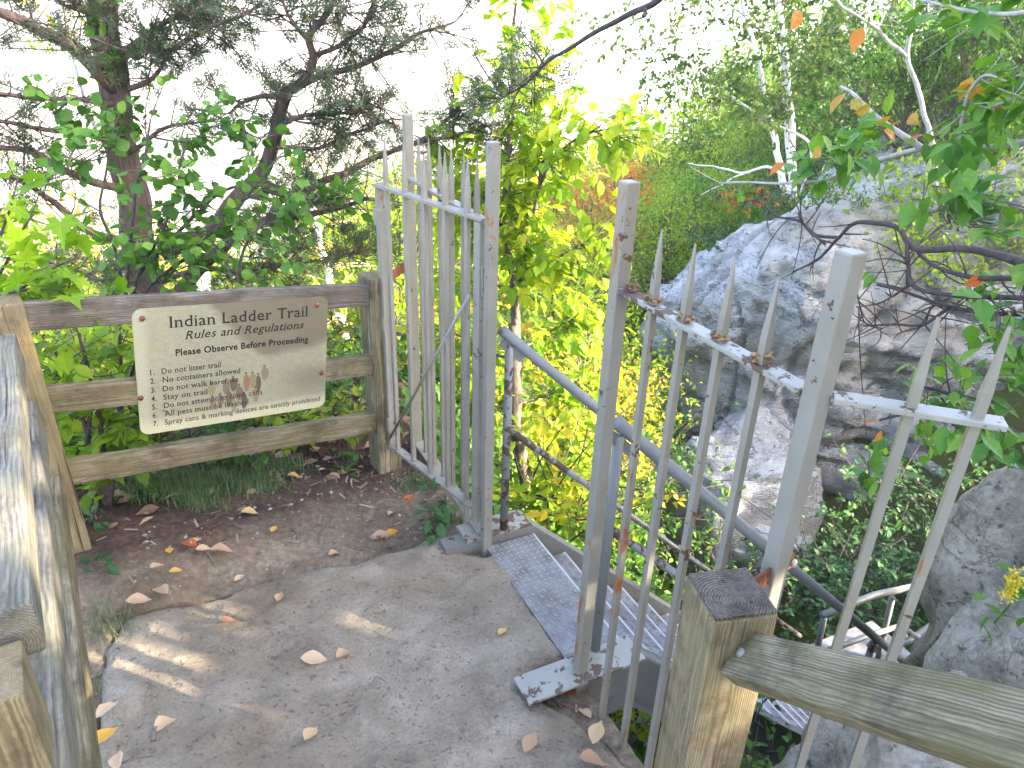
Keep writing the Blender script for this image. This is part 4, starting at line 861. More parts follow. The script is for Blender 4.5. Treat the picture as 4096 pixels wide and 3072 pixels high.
# its upper limb with autumn leaves
wb, lb, ob = Bag(), Bag(), Bag()
up_ = [([(2250, 300), (2140, 315), (2000, 322), (1900, 345), (1800, 390), (1720, 392), (1560, 392)], 2.3, 2.7, .010, .003), ([(1993, 326), (1918, 266), (1877, 232), (1835, 195), (1810, 185)], 2.4, 2.5, .010, .004), ([(2070, 310), (2085, 230), (2100, 190), (2130, 160), (2180, 172)], 2.3, 2.2, .006, .003), ([(2260, 10), (2180, 25), (2080, 20), (1990, 0)], 2.1, 2.2, .006, .003), ([(2250, 120), (2190, 210), (2140, 230)], 2.2, 2.2, .004, .003)]
for k, (pts, a, b, r0, r1) in enumerate(up_):
    P = limb(wb, pts, a, b, r0, r1, None, 7, .01)
    if k != 1 and k != 2: wb.tube(smooth([(2.45, 2.0, gz(2.45, 2.0)), (2.2, 1.95, (P[0][2] + gz(2.45, 2.0)) / 2), P[0]], 10), np.linspace(.014, .008, 10), 6)
    if k in (0, 2, 3, 4): leafy_limb(wb, lb, P, 7, .12, 3, .066, LEAF, .1, .8, .0, (.4, .9), .002, flat=.8)
for x, y, s_ in ((1728, 22, .065), (1862, 58, .07), (1826, 200, .075), (1862, 214, .06), (1880, 232, .055), (1925, 250, .06), (1945, 258, .05), (1965, 250, .06), (1910, 280, .06), (2100, 165, .07), (2140, 178, .07), (2090, 196, .065), (1772, 318, .06), (1694, 350, .055), (2038, 308, .06), (2062, 322, .055), (1998, 290, .05), (2170, 210, .06), (2125, 600, .06), (1900, 905, .06), (1905, 930, .05), (2150, 930, .07), (2040, 870, .05)):
    leaf_on(ob, LEAF, sight(x, y, 2.35)[None], np.array([[-.5, -.3, -.4]]), np.array([s_]), np.array([rng.uniform(.0, .9)]), .3, .3)
for c, n_, rx, ry in (((2175, 220), 9, 60, 40), ((2130, 20), 11, 90, 24), ((2040, 300), 4, 60, 20), ((1880, 290), 7, 46, 22), ((2180, 270), 6, 40, 36)):
    for _ in range(n_):
        p = sight(c[0] + rng.normal() * rx * .5, c[1] + rng.normal() * ry * .5, 2.25 + rng.normal() * .1); leaf_on(lb, LEAF, p + rng.normal(size=(3, 3)) * .02, rand_unit(3), .066 * rng.uniform(.7, 1.25, 3), np.clip(rng.normal(.6, .2, 3), 0, 1), .3, .8)
e = plant("branchy_shrub", (2.45, 2.0, gz(2.45, 2.0)), "arching shrub with yellow and orange leaves above the cliff top at right", "shrub", None, wb, lb, BARK_PALE, L_GREEN, "branches", "leaves")
ob.build("autumn_leaves", L_ORNG, e, False)
# --- birches on the cliff edge
def birch(trunks, label, D, twigs):
    wb, lb, tb = Bag(), Bag(), Bag(); base = None
    for pts, r0, r1 in trunks:
        P = limb(wb, pts, D, D + .4, r0 * .7, r1 * .75, None, 8, .018); base = P[0] if base is None else base
        if twigs:
            for _ in range(int(16)):
                i = rng.integers(int(len(P) * .3), len(P)); d = side_dirs(P, np.array([i]), .75, .25)[0]; L = rng.uniform(.7, 1.7); q_ = twig_pts(P[i], d, L, 8, .7); tb.tube(q_, np.linspace(.008, .002, 8), 4)
                leafy_limb(tb, lb, q_, 14, .42, 10, .075, LEAF, .25, .7, -.1, (.05, .6), .003, droop=.8, flat=.4)
    e = plant("birch_tree", base, label, "tree", None, wb, lb, BIRCH, L_ASH, "trunk", "crown")
    if tb.n: tb.build("twigs", BARK_TWIG, e)
    return e
birch([([(1714, 428), (1711, 290), (1705, 207), (1694, 104), (1682, -8), (1675, -120)], .075, .04)], "upright white birch rooted at the cliff edge", 11.6, True)
birch([([(1696, 418), (1678, 324), (1653, 216), (1636, 124), (1612, 40), (1590, -60)], .075, .03)], "white birch leaning left from the cliff edge", 11.5, True)
birch([([(1730, 420), (1748, 307), (1682, 274), (1595, 216), (1524, 162), (1478, 124), (1400, 90)], .032, .012)], "thin crooked birch arching far left over the cliff edge", 11.3, True)
birch([([(1708, 420), (1700, 300), (1692, 180), (1688, 60), (1690, -80)], .045, .03)], "slim pale birch standing behind the upright one", 12.4, True)
birch([([(1690, 380), (1665, 361), (1603, 373), (1550, 362), (1487, 355)], .035, .008), ([(1620, 372), (1560, 395), (1515, 420)], .02, .006)], "low bare birch limb sticking out sideways over the cliff", 11.2, False)
wb, lb = Bag(), Bag()
P = limb(wb, [(2020, 402), (2018, 340), (2010, 290), (1997, 249), (1977, 174), (1960, 120), (1968, 60), (1975, -60)], 8.6, 8.6, .028, .018, None, 8, .012); P2_ = limb(wb, [(1960, 120), (1898, 70), (1850, 35), (1800, -10)], 8.6, 8.4, .022, .010, None, 8, .02)
leafy_limb(wb, lb, P2_, 14, .4, 8, .08, LEAF, .3, .8, .0, (.2, .7), .003); leafy_limb(wb, lb, P[24:], 14, .5, 8, .08, LEAF, .3, .8, .0, (.2, .7), .003)
plant("slender_tree", P[0], "slender grey tree forking above the cliff top at right", "tree", None, wb, lb, BARK_PALE, L_GREEN)
# tangle of roots, grass and ferns on the cliff lip
def lip(px, py, D, n_, lm, label, cat="shrub", size=.06, red=False, sp=(.5, .3, .25)):
    wb, lb = Bag(), Bag(); c = sight(px, py, D)
    for _ in range(n_):
        p = c + rng.normal(size=3) * np.array(sp) * np.array([1, .7, .35]); d = rand_unit(1)[0]; d[2] = abs(d[2]) * .8 + .1; q_ = twig_pts(p, d, rng.uniform(.2, .5) * sp[2] * 4, 5, .9); wb.tube(q_, np.linspace(.006, .002, 5), 4)
        leafy_limb(wb, lb, q_, 4, .14, 6, size, LEAF, .1, .8, .0, (.1, .9), .002)
    return plant("cliff_shrub", c, label, cat, None, wb, lb, BARK_TWIG, lm, "stems", "leaves")
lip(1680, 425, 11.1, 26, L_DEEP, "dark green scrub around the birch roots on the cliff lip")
lip(1612, 435, 11.1, 12, L_ORNG, "small reddish bush on the cliff lip left of the birches", sp=(.25, .2, .15))
lip(1780, 425, 10.8, 18, L_GREEN, "green scrub on the cliff lip right of the birches", sp=(.4, .3, .2))
lip(1530, 520, 11.6, 12, L_DEEP, "mossy tuft clinging high on the cliff nose", sp=(.25, .2, .15))
lip(1850, 1270, 6.4, 70, L_DEEP, "dense dark green bush at the cliff foot behind the stairs", size=.07, sp=(.34, .34, .34))  # these cliff foot bushes: deep green leaves, picked darker to stand in for shade
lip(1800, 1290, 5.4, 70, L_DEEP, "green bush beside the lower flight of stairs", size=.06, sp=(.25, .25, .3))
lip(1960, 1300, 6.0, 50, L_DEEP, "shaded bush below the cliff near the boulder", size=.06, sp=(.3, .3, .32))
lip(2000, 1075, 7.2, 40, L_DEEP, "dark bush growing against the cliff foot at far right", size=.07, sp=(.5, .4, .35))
lip(1480, 1270, 4.6, 26, L_GREEN, "grassy green shrub seen through the right fence pickets", size=.05, sp=(.25, .25, .25))
lip(1380, 1600, 2.3, 14, L_LIME, "lime green plant growing under the near stair channel", size=.05, sp=(.16, .16, .12))
lip(1690, 1640, 2.1, 8, L_GREEN, "small plant below the stairs beside the grey rock", size=.04, sp=(.12, .12, .08))
for x, y, D, n_, lm, lb_ in ((1165, 1110, 3.5, 26, L_LIME, "small lime bush against the outer side of the stair top"), (1240, 1130, 5.2, 60, L_YELL, "yellow green bush directly below the stair handrail"), (1210, 1000, 6.5, 90, L_LIME, "lime bush on the slope behind the young tree"), (1290, 1230, 4.6, 30, L_GREEN, "small green bush close under the far stair channel"), (1020, 1010, 5.2, 70, L_LIME, "bright bush below the metal fence panel"), (900, 860, 5.0, 70, L_YELL, "yellowing bush seen through the gate pickets"), (780, 860, 4.6, 36, L_GREEN, "green bush on the slope behind the fence end post"), (1250, 960, 7.5, 70, L_YELL, "tall golden bush in the middle of the ravine"), (1310, 1030, 7.8, 50, L_GREEN, "green bush in the ravine below the cliff nose"), (1390, 1140, 8.3, 24, L_GREEN, "ragged green bush at the base of the cliff nose")):
    lip(x, y, D, n_, lm, lb_, size=.08, sp=(.42, .42, .42) if D > 4 else (.14, .14, .3))

# --- trees of the ravine and far slope, from a few models
def proto(name, H, rad, lm, bark, nclump, per, lsize, tint=(.1, .9), conifer=False, seed=0, crown0=.25):
    wb, lb = Bag(), Bag(); e = empty(name, (0, 0, 0))
    P = smooth([(0, 0, -.4), (.02 * H, .01 * H, .35 * H), (-.015 * H, .02 * H, .7 * H), (0, 0, .97 * H)], 16); wb.tube(P, np.linspace(.018 * H, .004 * H, 16), 7)
    cs = []
    if conifer:
        for k in range(nclump):
            t = rng.uniform(crown0, 1) ** .85; a = rng.uniform(0, 6.28); R = rad * (1 - t) ** .75 * rng.uniform(.5, 1.1) + .06; z = H * t
            tip = np.array([math.cos(a) * R, math.sin(a) * R, z - .25 * R]); q_ = smooth([(0, 0, z), tip * [.5, .5, 1] + [0, 0, .05], tip], 5); wb.tube(q_, np.linspace(.012, .003, 5), 4)
            n_ = per; tt = rng.uniform(.15, 1, n_); pos = q_[0] + (q_[-1] - q_[0]) * tt[:, None] + rng.normal(size=(n_, 3)) * .07 * rad; d = (tip - q_[0])[None] * .6 / (R + .1) + rand_unit(n_) * .8
            scatter(SPRAY[0], SPRAY[1], pos, frames(d, rand_unit(n_) * .5 + np.array([0, 0, 1])), lsize * rng.uniform(.6, 1.3, n_), np.clip(rng.normal(.45, .22, n_), 0, 1), lb)
    else:
        for k in range(nclump):
            v = rand_unit(1)[0]; rr_ = rng.uniform(.35, 1) ** .6; c = np.array([v[0] * rad * rr_, v[1] * rad * rr_, H * (crown0 + 1) / 2 + v[2] * H * (1 - crown0) / 2 * rr_]); c[:2] *= .55 + .45 * (1 - abs(c[2] / H - .55))
            st_ = P[min(15, int(max(.1, (c[2] / H - .22)) * 15))]; q_ = smooth([st_, (st_ + c) / 2 + rng.normal(size=3) * .1 * rad, c], 6); wb.tube(q_, np.linspace(.006 * H, .0015 * H, 6), 4)
            s_ = rad * rng.uniform(.16, .34); n_ = int(per * rng.uniform(.5, 1.5)); pos = c + rng.normal(size=(n_, 3)) * s_ * np.array([1, 1, .6]); d = rand_unit(n_); tb = rng.uniform(*tint)
            leaf_on(lb, RHOMB, pos, d, lsize * rng.uniform(.6, 1.3, n_), np.clip(tb + rng.normal(size=n_) * .16, 0, 1), .5, .5)
    wb.build("trunk", bark, e); lb.build("crown", lm, e, False); return e
protos = {}
spec = dict(lime=("lime_tree", 6, 2.0, L_LIME, BARK, 46, 70, .16, (.2, .7)), yellow=("autumn_tree", 6, 2.0, L_YELL, BARK, 44, 66, .15, (.2, .9)), green=("broadleaf_tree", 6.5, 2.2, L_GREEN, BARK, 50, 74, .16, (.2, .9)),
            orange=("maple_tree", 6, 1.8, L_ORNG, BARK, 36, 60, .15, (.2, .9)), mixed=("autumn_tree", 6.5, 2.0, L_ASH, BARK, 46, 66, .15, (.2, .9)))
WORD = dict(lime="lime green broadleaf tree on the far ravine slope", yellow="yellowing broadleaf tree on the far ravine slope", green="green broadleaf tree on the ravine slope and cliff top", orange="orange turning maple on the far ravine slope", mixed="green and gold autumn tree on the far ravine slope", conifer="dark conifer standing among the broadleaf trees")
def put(kind, x, y, z, h, cat="tree", wmax=9.0):
    k = kind
    if k not in protos:
        if k == "conifer": protos[k] = proto("conifer_tree", 7, 1.7, L_HEMLK, BARK, 110, 11, .34, conifer=True)
        else: protos[k] = proto(*spec[k])
        e = protos[k]; first = True
    else:
        s_ = protos[k]; e = s_.copy(); C.collection.objects.link(e); first = False
        for ch in s_.children:
            c = ch.copy(); C.collection.objects.link(c); c.parent = e
    e.location = (x, y, z); e.rotation_euler = (0, 0, rng.uniform(0, 6.28)); s_ = h / (7 if k == "conifer" else 6.2); sw = min(s_, wmax); e.scale = (sw * rng.uniform(.85, 1.2), sw * rng.uniform(.85, 1.2), s_)
    tag(e, WORD[k], cat, "%s trees of the ravine" % k); return e
ty_ = lambda v: v > 450
def put_px(kind, px, topy, D):
    p = sight(px, topy, D); z = gz(p[0], p[1]); h = np.clip(p[2] - z, 2.5, 13); put(kind, p[0], p[1], p[2] - h if p[2] - z > 13 else z, h, wmax=.42 if D < 11.5 and px > 1190 and ty_(topy) else 9.0)
for kind, px, ty, D in (("yellow", 1260, 400, 14), ("lime", 1210, 480, 10), ("yellow", 1300, 560, 12), ("conifer", 1330, 520, 15), ("lime", 1270, 640, 9), ("green", 1400, 640, 13), ("conifer", 1300, 700, 11), ("yellow", 1350, 760, 9), ("green", 1370, 780, 10.5), ("lime", 1390, 840, 9.6), ("yellow", 1260, 880, 7.5), ("green", 1330, 900, 8.5),
    ("orange", 1330, 330, 21), ("orange", 1280, 350, 24), ("orange", 1400, 380, 18), ("yellow", 1270, 270, 44), ("lime", 1330, 262, 40), ("yellow", 1390, 270, 36), ("mixed", 1440, 300, 30), ("yellow", 1480, 320, 27), ("conifer", 1360, 380, 22), ("mixed", 1420, 420, 20), ("lime", 1480, 400, 18), ("yellow", 1530, 340, 22), ("lime", 1540, 410, 16), ("conifer", 1430, 500, 15), ("green", 1500, 480, 15), ("lime", 1385, 560, 16), ("mixed", 1350, 460, 19), ("lime", 1440, 560, 14),
    ("lime", 1480, 200, 26), ("yellow", 1420, 235, 30), ("lime", 1560, 150, 24), ("green", 1620, 110, 24), ("lime", 1680, 60, 26), ("green", 1730, 20, 27), ("mixed", 1560, 240, 26), ("lime", 1600, 260, 22), ("green", 1640, 250, 19), ("green", 1740, 230, 17), ("lime", 1600, 330, 17), ("green", 1790, 200, 16), ("lime", 1700, 300, 20), ("yellow", 1660, 280, 24),
    ("conifer", 1780, 60, 19), ("conifer", 1850, 30, 17), ("conifer", 1910, 70, 15), ("conifer", 1990, -40, 17), ("conifer", 2060, 20, 14), ("conifer", 2130, -60, 16), ("conifer", 2200, 0, 13), ("green", 1850, 250, 14), ("green", 1960, 230, 13), ("green", 2060, 220, 12.5), ("lime", 2140, 250, 11.5), ("green", 2200, 180, 12), ("conifer", 2260, -80, 18), ("conifer", 1950, -60, 22), ("conifer", 2090, -100, 21), ("green", 1760, 150, 22), ("conifer", 1820, -20, 24), ("green", 2180, 60, 19), ("conifer", 1890, 160, 14.5), ("conifer", 2030, 140, 13), ("green", 2100, 120, 16), ("green", 1900, 120, 20), ("green", 2000, 100, 20), ("conifer", 1760, 100, 20),
    ("lime", 880, 470, 9), ("yellow", 800, 500, 11), ("lime", 960, 430, 12), ("yellow", 1010, 380, 14), ("lime", 730, 560, 9), ("yellow", 640, 560, 12), ("mixed", 560, 540, 14), ("lime", 500, 600, 10), ("lime", 420, 560, 14), ("yellow", 330, 580, 12), ("mixed", 220, 540, 13), ("lime", 120, 560, 11), ("yellow", 30, 520, 13), ("mixed", 0, 430, 18), ("yellow", 150, 450, 22), ("yellow", 300, 430, 24), ("lime", 860, 640, 7.5), ("yellow", 930, 620, 8), ("lime", 700, 480, 20), ("yellow", 800, 400, 26), ("mixed", 900, 350, 24), ("lime", 1000, 300, 30), ("yellow", 1060, 280, 34), ("yellow", 1160, 300, 38), ("lime", 1210, 330, 26)):
    put_px(kind, px, ty, D)
# pale birch trunks down the slope behind the fence
wb = Bag(); lb = Bag()
P = limb(wb, [(790, 900), (760, 780), (735, 690), (700, 560), (680, 470), (650, 360)], 5.6, 5.8, .04, .02, None, 7, .02); leafy_limb(wb, lb, P, 30, .4, 8, .07, LEAF, .3, .8, 0, (.4, .9), .003)
plant("birch_tree", P[0], "leaning white birch on the slope behind the fence end post", "tree", None, wb, lb, BIRCH, L_YELL)
wb = Bag(); lb = Bag()
P = limb(wb, [(250, 330), (200, 240), (180, 160), (150, 80), (140, -20)], 6.5, 6.5, .06, .04, None, 7, .02); P_ = limb(wb, [(440, 640), (425, 500), (400, 400), (260, 340), (250, 330)], 6.4, 6.5, .08, .06, None, 7, .02); leafy_limb(wb, lb, P, 12, .5, 8, .07, LEAF, .5, .8, 0, (.4, .9), .003)
plant("birch_tree", P_[0], "pale grey birch trunk rising behind the cedar", "tree", None, wb, lb, BARK_PALE, L_LIME)

# --- unseen trees added behind and right of the viewer to shade path and cliff
FLECK = [(at_z(405, 1425, 0), .04), (at_z(450, 1440, 0), .02), (at_z(615, 1392, 0), -.03), (at_z(25, 860, .94), .10), (at_z(22, 1120, .94), .14), (at_z(90, 1260, .72), .09), (at_z(112, 1500, .72), .14), (at_z(95, 1000, .72), .08), (at_z(150, 1620, .46), .12), (at_z(60, 1470, .6), .12), (at_z(40, 1600, .6), .10),
         (np.array([pc[0] + .03, pc[1] - .05, .86]), .045), (np.array([pc[0] + .02, pc[1] - .05, .62]), .08), (np.array([pc[0] + .05, pc[1] - .05, .50]), .06), (np.array([pc[0] + .02, pc[1] + .01, .9]), .03), (gp(uf, .845 + SL * .45, .5), .03), (gp(1.07, .75), .03), (gp(.715, .55), .03), (gp(1.31, .95), .03), (fp(400, 900), .02), (sp(15, 620), .03), (fp(60, 820), .05), (at_z(870, 1330, 0), .03)]
SA = np.array([SUN[0], SUN[1], 0]); SA /= np.linalg.norm(SA); SP = np.array([-SA[1], SA[0], 0])   # SP: sideways of the sun's azimuth
def added_shade_tree(t, c, H, rad, nleaf, ck):
    x, y = (SA * t + SP * c)[:2]; z0 = gz(x, y); wb, lb = Bag(), Bag()
    tz_ = z0
    P = smooth([(x, y, tz_ - .3), (x + .1, y, tz_ + H * .4), (x, y + .1, tz_ + H * .9)], 12); wb.tube(P, np.linspace(.16, .05, 12), 8)
    v = rand_unit(nleaf); q_ = v * (rng.uniform(0, 1, nleaf) ** .45)[:, None] * np.array([rad, rad, H * .5]); pos = q_ + np.array([x, y, tz_ + H * .56])
    keep = np.ones(len(pos), bool)
    for p, r_ in FLECK:
        w_ = pos - p; s_ = w_ @ SUN; d = np.linalg.norm(w_ - s_[:, None] * SUN, axis=1); keep &= ~((d < r_ + .15) & (s_ > .5))  # crown leaves cut away along sun rays so flecks of light get through
    pos = pos[keep]; leaf_on(lb, RHOMB, pos, rand_unit(len(pos)), .30 * rng.uniform(.7, 1.2, len(pos)), rng.uniform(.1, .8, len(pos)), .2, .3)
    for k in range(14):
        if len(pos): e_ = pos[rng.integers(len(pos))]; s_ = P[rng.integers(4, 12)]; keepb = all(np.linalg.norm((e_ - p) - ((e_ - p) @ SUN) * SUN) > .3 for p, _ in FLECK); keepb and wb.tube(smooth([s_, (s_ + e_) / 2, e_], 5), np.linspace(.04, .01, 5), 5)
    plant("added_shade_tree", (x, y, tz_), "dense leafy tree added out of view to block the sun", "tree", "added sun blocking trees out of view", wb, lb, BARK, L_DEEP)
for t, c, H, rad in ((6.5, -1.0, 7, 2.2), (6.0, .55, 7, 2.0), (7.5, 2.0, 8, 1.5), (8.5, .2, 9, 2.2), (9.5, 1.75, 10, 1.8), (11, .3, 11, 2.4), (12, 2.2, 11, 1.5), (5.0, 1.9, 6, 1.3), (4.6, .35, 5.5, 1.4), (5.4, 2.75, 6.5, .8), (8, 2.8, 9, .8)):
    added_shade_tree(t, c, H, rad, 9000, 0)
for t, c, H, rad in ((12.5, 10.0, 9, 1.6), (14, 11.2, 9, 1.9), (16, 10.4, 10, 2.2)): added_shade_tree(t, c, H, rad, 6000, 0)  # unseen trees added to keep the cliff face out of the sun

# ------------------------------------------------------------------ litter on the path
def fallen(px, py, size, tint, rot, label, curl=.35, z=.012, tmpl=LEAF):
    size = min(size, .045 + size * .42); p = at_z(px, py, 0); zz = gz(p[0], p[1]) if poly_sd(SLAB, np.array([p[0]]), np.array([p[1]]))[0] < 0 else 0.0
    p = at_z(px, py, zz + z); v = np.array(tmpl[0], float); v[:, 2] = v[:, 2] * 1.2 + curl * rng.uniform(.6, 3.2) * (v[:, 1] ** 2) * 2.2 + curl * rng.uniform(.5, 4) * .35 * (v[:, 0] - .5) ** 2; v[:, 0] -= .5
    v = np.concatenate([v]); F = [np.array(f) for f in tmpl[1]]
    o = link("fallen_leaf", np_mesh("fallen_leaf", v * size, F, True, np.full(len(v), tint)), L_DRY); o.location = Vector(p); o.rotation_euler = (rng.normal() * .12, rng.normal() * .12, rot)
    tag(o, label, "leaf", "leaves fallen on the path")
for a in ((680, 1422, .10, .52, .1, "tan curled leaf lying alone right of the sunny slab patch"), (742, 1412, .065, .42, 1.0, "small brownish leaf right of the lone tan slab leaf"), (604, 1288, .055, .40, 1.6, "rust tan leaf in the upper middle of the slab"), (492, 1340, .06, .12, .6, "dark shrivelled leaf on the slab crack"), (345, 1276, .10, .48, 2.6, "broad pale leaf on the dirt at the slab's far edge"), (300, 1296, .08, .45, .2, "flat buff leaf at the slab's far left edge"), (480, 1188, .10, .38, .3, "long pinkish brown curled leaf on the dirt"), (408, 1174, .07, .97, 2.8, "red leaf on the dirt beside a grey one"), (424, 1168, .055, .58, 1.2, "yellowish leaf between the red and grey ones on the dirt"), (440, 1184, .055, .50, .4, "pale grey leaf beside the red one on the dirt"), (366, 1188, .05, .78, 2.0, "small orange leaf left of the red leaf on the dirt"), (340, 1222, .06, .50, 1.1, "buff oval leaf on the left dirt"), (380, 1232, .045, .75, .4, "ochre scrap of leaf above the broad pale leaf"), (540, 1106, .065, .66, .1, "yellow leaf on the dirt below the grass tuft"), (828, 1160, .14, .40, .3, "large crumpled brown leaf at the slab's far corner"), (848, 1150, .07, .85, .9, "orange leaf resting on the large crumpled leaf"), (884, 1076, .07, .93, 1.2, "bright red orange leaf on mulch near the gate"), (846, 1108, .05, .50, 1.2, "pale leaf on mulch below the red orange one"), (724, 1196, .06, .46, .8, "buff leaf hanging over the slab's far edge"), (518, 1248, .045, .5, .8, "small buff leaf touching the slab's far edge"), (592, 1142, .045, .76, 1.4, "orange scrap of leaf in the middle of the dirt"), (232, 1530, .075, .55, 1.2, "pale yellow leaf under the left rail"), (358, 1562, .085, .56, 1.2, "pale yellow leaf on the near slab"), (672, 1582, .07, .6, 1.3, "narrow cream leaf at the bottom of the slab"), (1146, 1600, .075, .38, 1.1, "pinkish leaf on the slab's lower right"), (1290, 1580, .09, .60, 1.2, "cream leaf with a red tip at the slab's right edge"), (1262, 1538, .06, .55, 2.2, "cream leaf pair in the dirt by the right edge"), (1282, 1644, .12, .36, .2, "wide pinkish leaf in the bottom right dirt"), (1204, 1476, .10, .7, 2.3, "long ochre rolled leaf below the anchor plate"), (1222, 1490, .08, .96, 2.0, "folded red leaf below the anchor plate"), (1238, 1462, .08, .62, 1.1, "narrow tan leaf leaning on the post foot"), (1086, 1362, .045, .7, .9, "small tan leaf by the stair edge"), (636, 1028, .06, .68, .2, "yellow leaf behind the lowest fence rail"), (500, 996, .05, .95, .5, "red leaf behind the lowest fence rail"), (258, 1070, .08, .5, .4, "pale leaf in the litter by the left fence"), (284, 1076, .07, .42, 1.2, "buff crumpled leaf in the litter by the left fence"), (225, 1590, .08, .82, .9, "orange leaf under the left rail near the bottom"), (255, 1640, .07, .52, 2.0, "curled tan leaf at the bottom left slab corner")):
    fallen(*a)
# sticks, chips and pebbles
def twig(px, py, px2, py2, r, label):
    a, b = at_z(px, py, .01), at_z(px2, py2, .012)
    for q_ in (a, b): q_[2] = max(gz(q_[0], q_[1]), 0 if poly_sd(SLAB, q_[:1], q_[1:2])[0] > .02 else -1) + .006
    bg_ = Bag(); P = smooth([a, (a + b) / 2 + rng.normal(size=3) * .008 + np.array([0, 0, .006]), b], 8); bg_.tube(P, np.linspace(r, r * .6, 8), 6); tag(bg_.build("stick", BARK), label, "stick")
twig(630, 1138, 642, 1160, .004, "short broken stick on the dirt"); twig(438, 1200, 466, 1226, .004, "pale root tip poking through the dirt"); twig(205, 1440, 262, 1412, .004, "thin dark stick at the slab's left edge"); twig(330, 1600, 350, 1560, .008, "dark stick on the near slab"); twig(802, 1480, 836, 1472, .002, "tiny twig on the slab"); twig(1180, 1460, 1215, 1500, .006, "ochre stick below the anchor plate"); twig(250, 1650, 330, 1630, .004, "thin stick at the bottom of the slab")
gb = Bag(); PBV = np.array([(0, 0, .5), (1, 0, 0), (0, .8, 0), (-.9, 0, 0), (0, -.8, 0), (0, 0, -.5)]); PBF = [np.array([(0, 1, 2), (0, 2, 3), (0, 3, 4), (0, 4, 1), (5, 2, 1), (5, 3, 2), (5, 4, 3), (5, 1, 4)])]
def strew(n_, box, keepf, tv, tf, size, bag, lift=.0, tint=(.2, .9)):
    x = rng.uniform(box[0], box[1], n_); y = rng.uniform(box[2], box[3], n_); k = keepf(x, y); x, y = x[k], y[k]; z = ground(x, y) + lift
    R = frames(rand_unit(len(x)) * np.array([1, 1, .25]), rand_unit(len(x)) * .35 + np.array([0, 0, 1])); scatter(tv, tf, np.stack([x, y, z], 1), R, size * rng.uniform(.4, 1.5, len(x)) ** 1.3, rng.uniform(*tint, len(x)), bag)
off_slab = lambda x, y: (poly_sd(SLAB, x, y) < -.015) & ((x - PB[0]) * NN[0] + (y - PB[1]) * NN[1] < .0)
strew(1500, (-1.9, .0, 1.2, 2.9), lambda x, y: off_slab(x, y) & (fbm(np.stack([x * 2, y * 2, 0 * x], -1), 2, 71) > -.15), PBV, PBF, .007, gb, .002)
m, nt, b_ = new_mat("gravel stone"); g = G(nt); t_ = g.n("Attribute", attribute_name="tint").outputs["Fac"]; g.set(b_.inputs["Base Color"], g.ramp(t_, [(0, (.07, .06, .05)), (.6, (.17, .145, .12)), (1, (.32, .29, .26))])); b_.inputs["Roughness"].default_value = .9
tag(gb.build("gravel", m, None, False), kind="stuff")
cb = Bag(); CH = (np.array([(-.5, -.09, 0), (.5, -.07, .02), (.5, .07, .05), (-.5, .09, .03)]), [np.array([(0, 1, 2, 3)])])
strew(2600, (-1.9, .3, 1.2, 3.0), lambda x, y: off_slab(x, y) & ((x > -.75 + .25 * vnoise(np.stack([x * 4, y * 4, 0 * x], -1), 5)) | (rng.uniform(0, 1, len(x)) < .22)), CH[0], CH[1], .034, cb, .004)
m, nt, b_ = new_mat("wood chips"); g = G(nt); t_ = g.n("Attribute", attribute_name="tint").outputs["Fac"]; g.set(b_.inputs["Base Color"], g.ramp(t_, [(0, (.05, .03, .022)), (.6, (.17, .105, .07)), (1, (.36, .27, .19))])); b_.inputs["Roughness"].default_value = .9
tag(cb.build("wood_chips", m, None, False), kind="stuff")
lb = Bag(); strew(2600, (-4.2, .6, 2.0, 5.5), lambda x, y: ((x - KC[0]) * FN[0] + (y - KC[1]) * FN[1] > .02) & ((x - PB[0]) * NN[0] + (y - PB[1]) * NN[1] < .3), LEAF[0], [np.array(f) for f in LEAF[1]], .055, lb, .012, (.0, .6)); tag(lb.build("leaf_litter", L_DRY, None, False), kind="stuff")
# low ground cover behind the fence, and grass tufts
lb = Bag(); n_ = 7000; x = rng.uniform(-4.5, 1.0, n_); y = rng.uniform(2.0, 6.5, n_); dfe = (x - KC[0]) * FN[0] + (y - KC[1]) * FN[1]; nn_ = (x - PB[0]) * NN[0] + (y - PB[1]) * NN[1]
k = (dfe > .12) & (fbm(np.stack([x * 1.6, y * 1.6, 0 * x], -1), 3, 55) + .35 * (dfe > .9) + .4 * (nn_ > .1) > .05); x, y = x[k], y[k]
leaf_on(lb, LEAF, np.stack([x, y, ground(x, y) + rng.uniform(.02, .16, len(x))], 1), rand_unit(len(x)), .05 * rng.uniform(.6, 1.4, len(x)), rng.uniform(.2, .9, len(x)), .2, .85)
tag(lb.build("ground_cover", L_GREEN, None, False), kind="stuff")
lb = Bag(); n_ = 34000; x = np.concatenate([rng.uniform(-1, 16, 22000), rng.uniform(-.6, 3.5, 12000)]); y = np.concatenate([rng.uniform(2.4, 26, 22000), rng.uniform(1.4, 6, 12000)]); nn_ = (x - PB[0]) * NN[0] + (y - PB[1]) * NN[1]; uu_ = (x - PB[0]) * UU[0] + (y - PB[1]) * UU[1]
k = (nn_ > .16) & ((uu_ < -.06) | (uu_ > .80) | (nn_ > 2.6) | (rng.uniform(0, 1, n_) < .7)); inst = (uu_ > -.1) & (uu_ < .85) & (nn_ < 2.6); cl_ = np.min([np.hypot(x - a[0], y - a[1]) for a in ((2.6, 10.4), (4, 9.5), (5.5, 9), (7, 8.6), (8.5, 8.5), (10, 8.3), (3.2, 9.4))], 0); k &= cl_ > 1.7; inst = inst[k]; x, y = x[k], y[k]; dd = np.hypot(x, y)
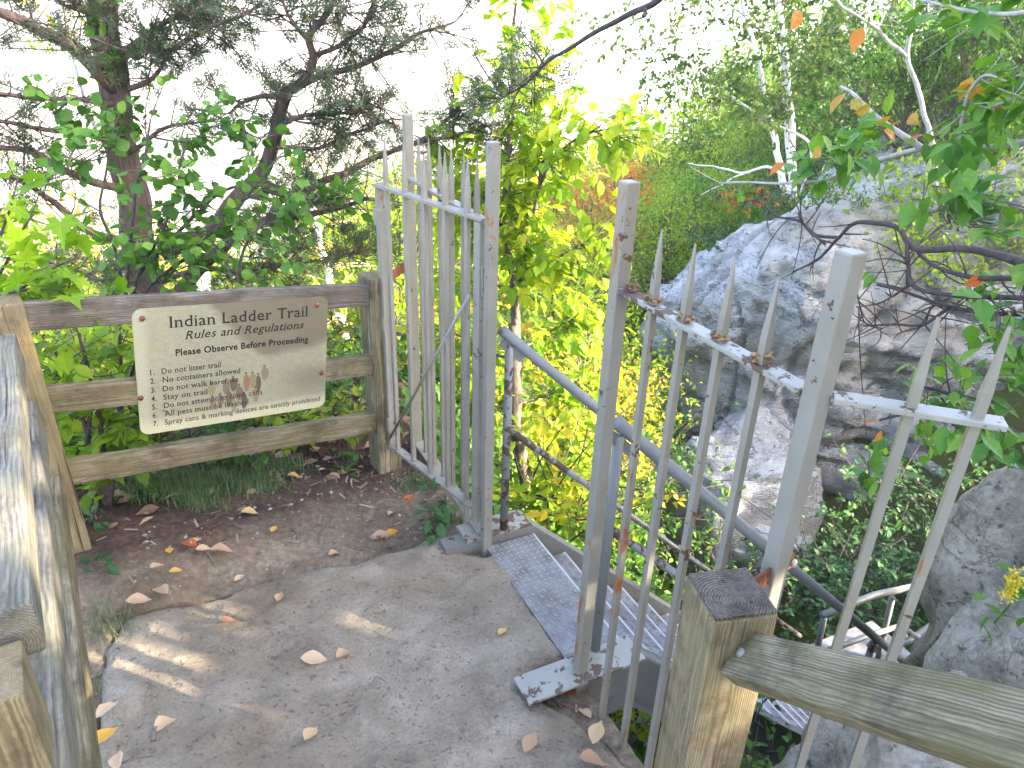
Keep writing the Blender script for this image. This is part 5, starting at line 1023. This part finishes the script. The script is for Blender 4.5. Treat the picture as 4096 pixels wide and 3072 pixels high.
leaf_on(lb, RHOMB, np.stack([x, y, ground(x, y) + np.where(inst, .1, 1) * rng.uniform(.02, .28, len(x))], 1), rand_unit(len(x)), (.05 + .011 * dd) * rng.uniform(.6, 1.4, len(x)), np.clip(.45 + .4 * fbm(np.stack([x, y, 0 * x], -1) * .7, 3, 81), 0, 1), .2, .6)
tag(lb.build("slope_cover", L_GREEN, None, False), kind="stuff")
BLADE = (np.array([(-.02, 0, 0), (.02, 0, 0), (.016, .12, .5), (-.016, .12, .5), (0, .38, .92)]), [np.array([(0, 1, 2, 3)]), np.array([(3, 2, 4)])])
lb = Bag()
for px, py, n_, s_ in ((340, 1040, 1500, .18), (400, 1060, 1700, .17), (470, 1050, 1500, .15), (420, 1088, 900, .10), (545, 1040, 900, .12), (600, 1000, 500, .12), (300, 1085, 200, .1), (905, 1020, 260, .10), (960, 1085, 300, .09), (235, 1330, 200, .10), (215, 1440, 120, .1)):
    c = at_z(px, py, .05); x = c[0] + rng.normal(size=n_) * s_ * .5; y = c[1] + rng.normal(size=n_) * s_ * .3; z = ground(x, y)
    R = frames(np.stack([rng.normal(size=n_), rng.normal(size=n_), 0 * x], 1), rand_unit(n_) * .75 + np.array([0, 0, 1])); scatter(BLADE[0], BLADE[1], np.stack([x, y, z], 1), R, rng.uniform(.025, .075, n_), rng.uniform(0, 1, n_), lb)
tag(lb.build("grass", L_GRASS, None, False), kind="stuff")

# ------------------------------------------------------------------ valley air
m, nt, b_ = new_mat("valley haze"); nt.nodes.remove(b_); pv = nt.nodes.new("ShaderNodeVolumePrincipled"); pv.inputs["Color"].default_value = (.96, .95, .97, 1); pv.inputs["Density"].default_value = HAZE
pv.inputs["Anisotropy"].default_value = .0; nt.links.new(pv.outputs[0], nt.nodes["Material Output"].inputs["Volume"])
bm = bmesh.new(); bmesh.ops.create_cube(bm, size=1); me = bpy.data.meshes.new("haze"); bm.to_mesh(me); bm.free(); lo = float(gzv.min()) - 1.0; ext = float(np.abs(gx).max()) + 20
ho = link("haze", me, m); ho.scale = (2 * ext, 2 * ext, 26 - lo); ho.location = (0, 0, (26 + lo) / 2); tag(ho, kind="stuff")
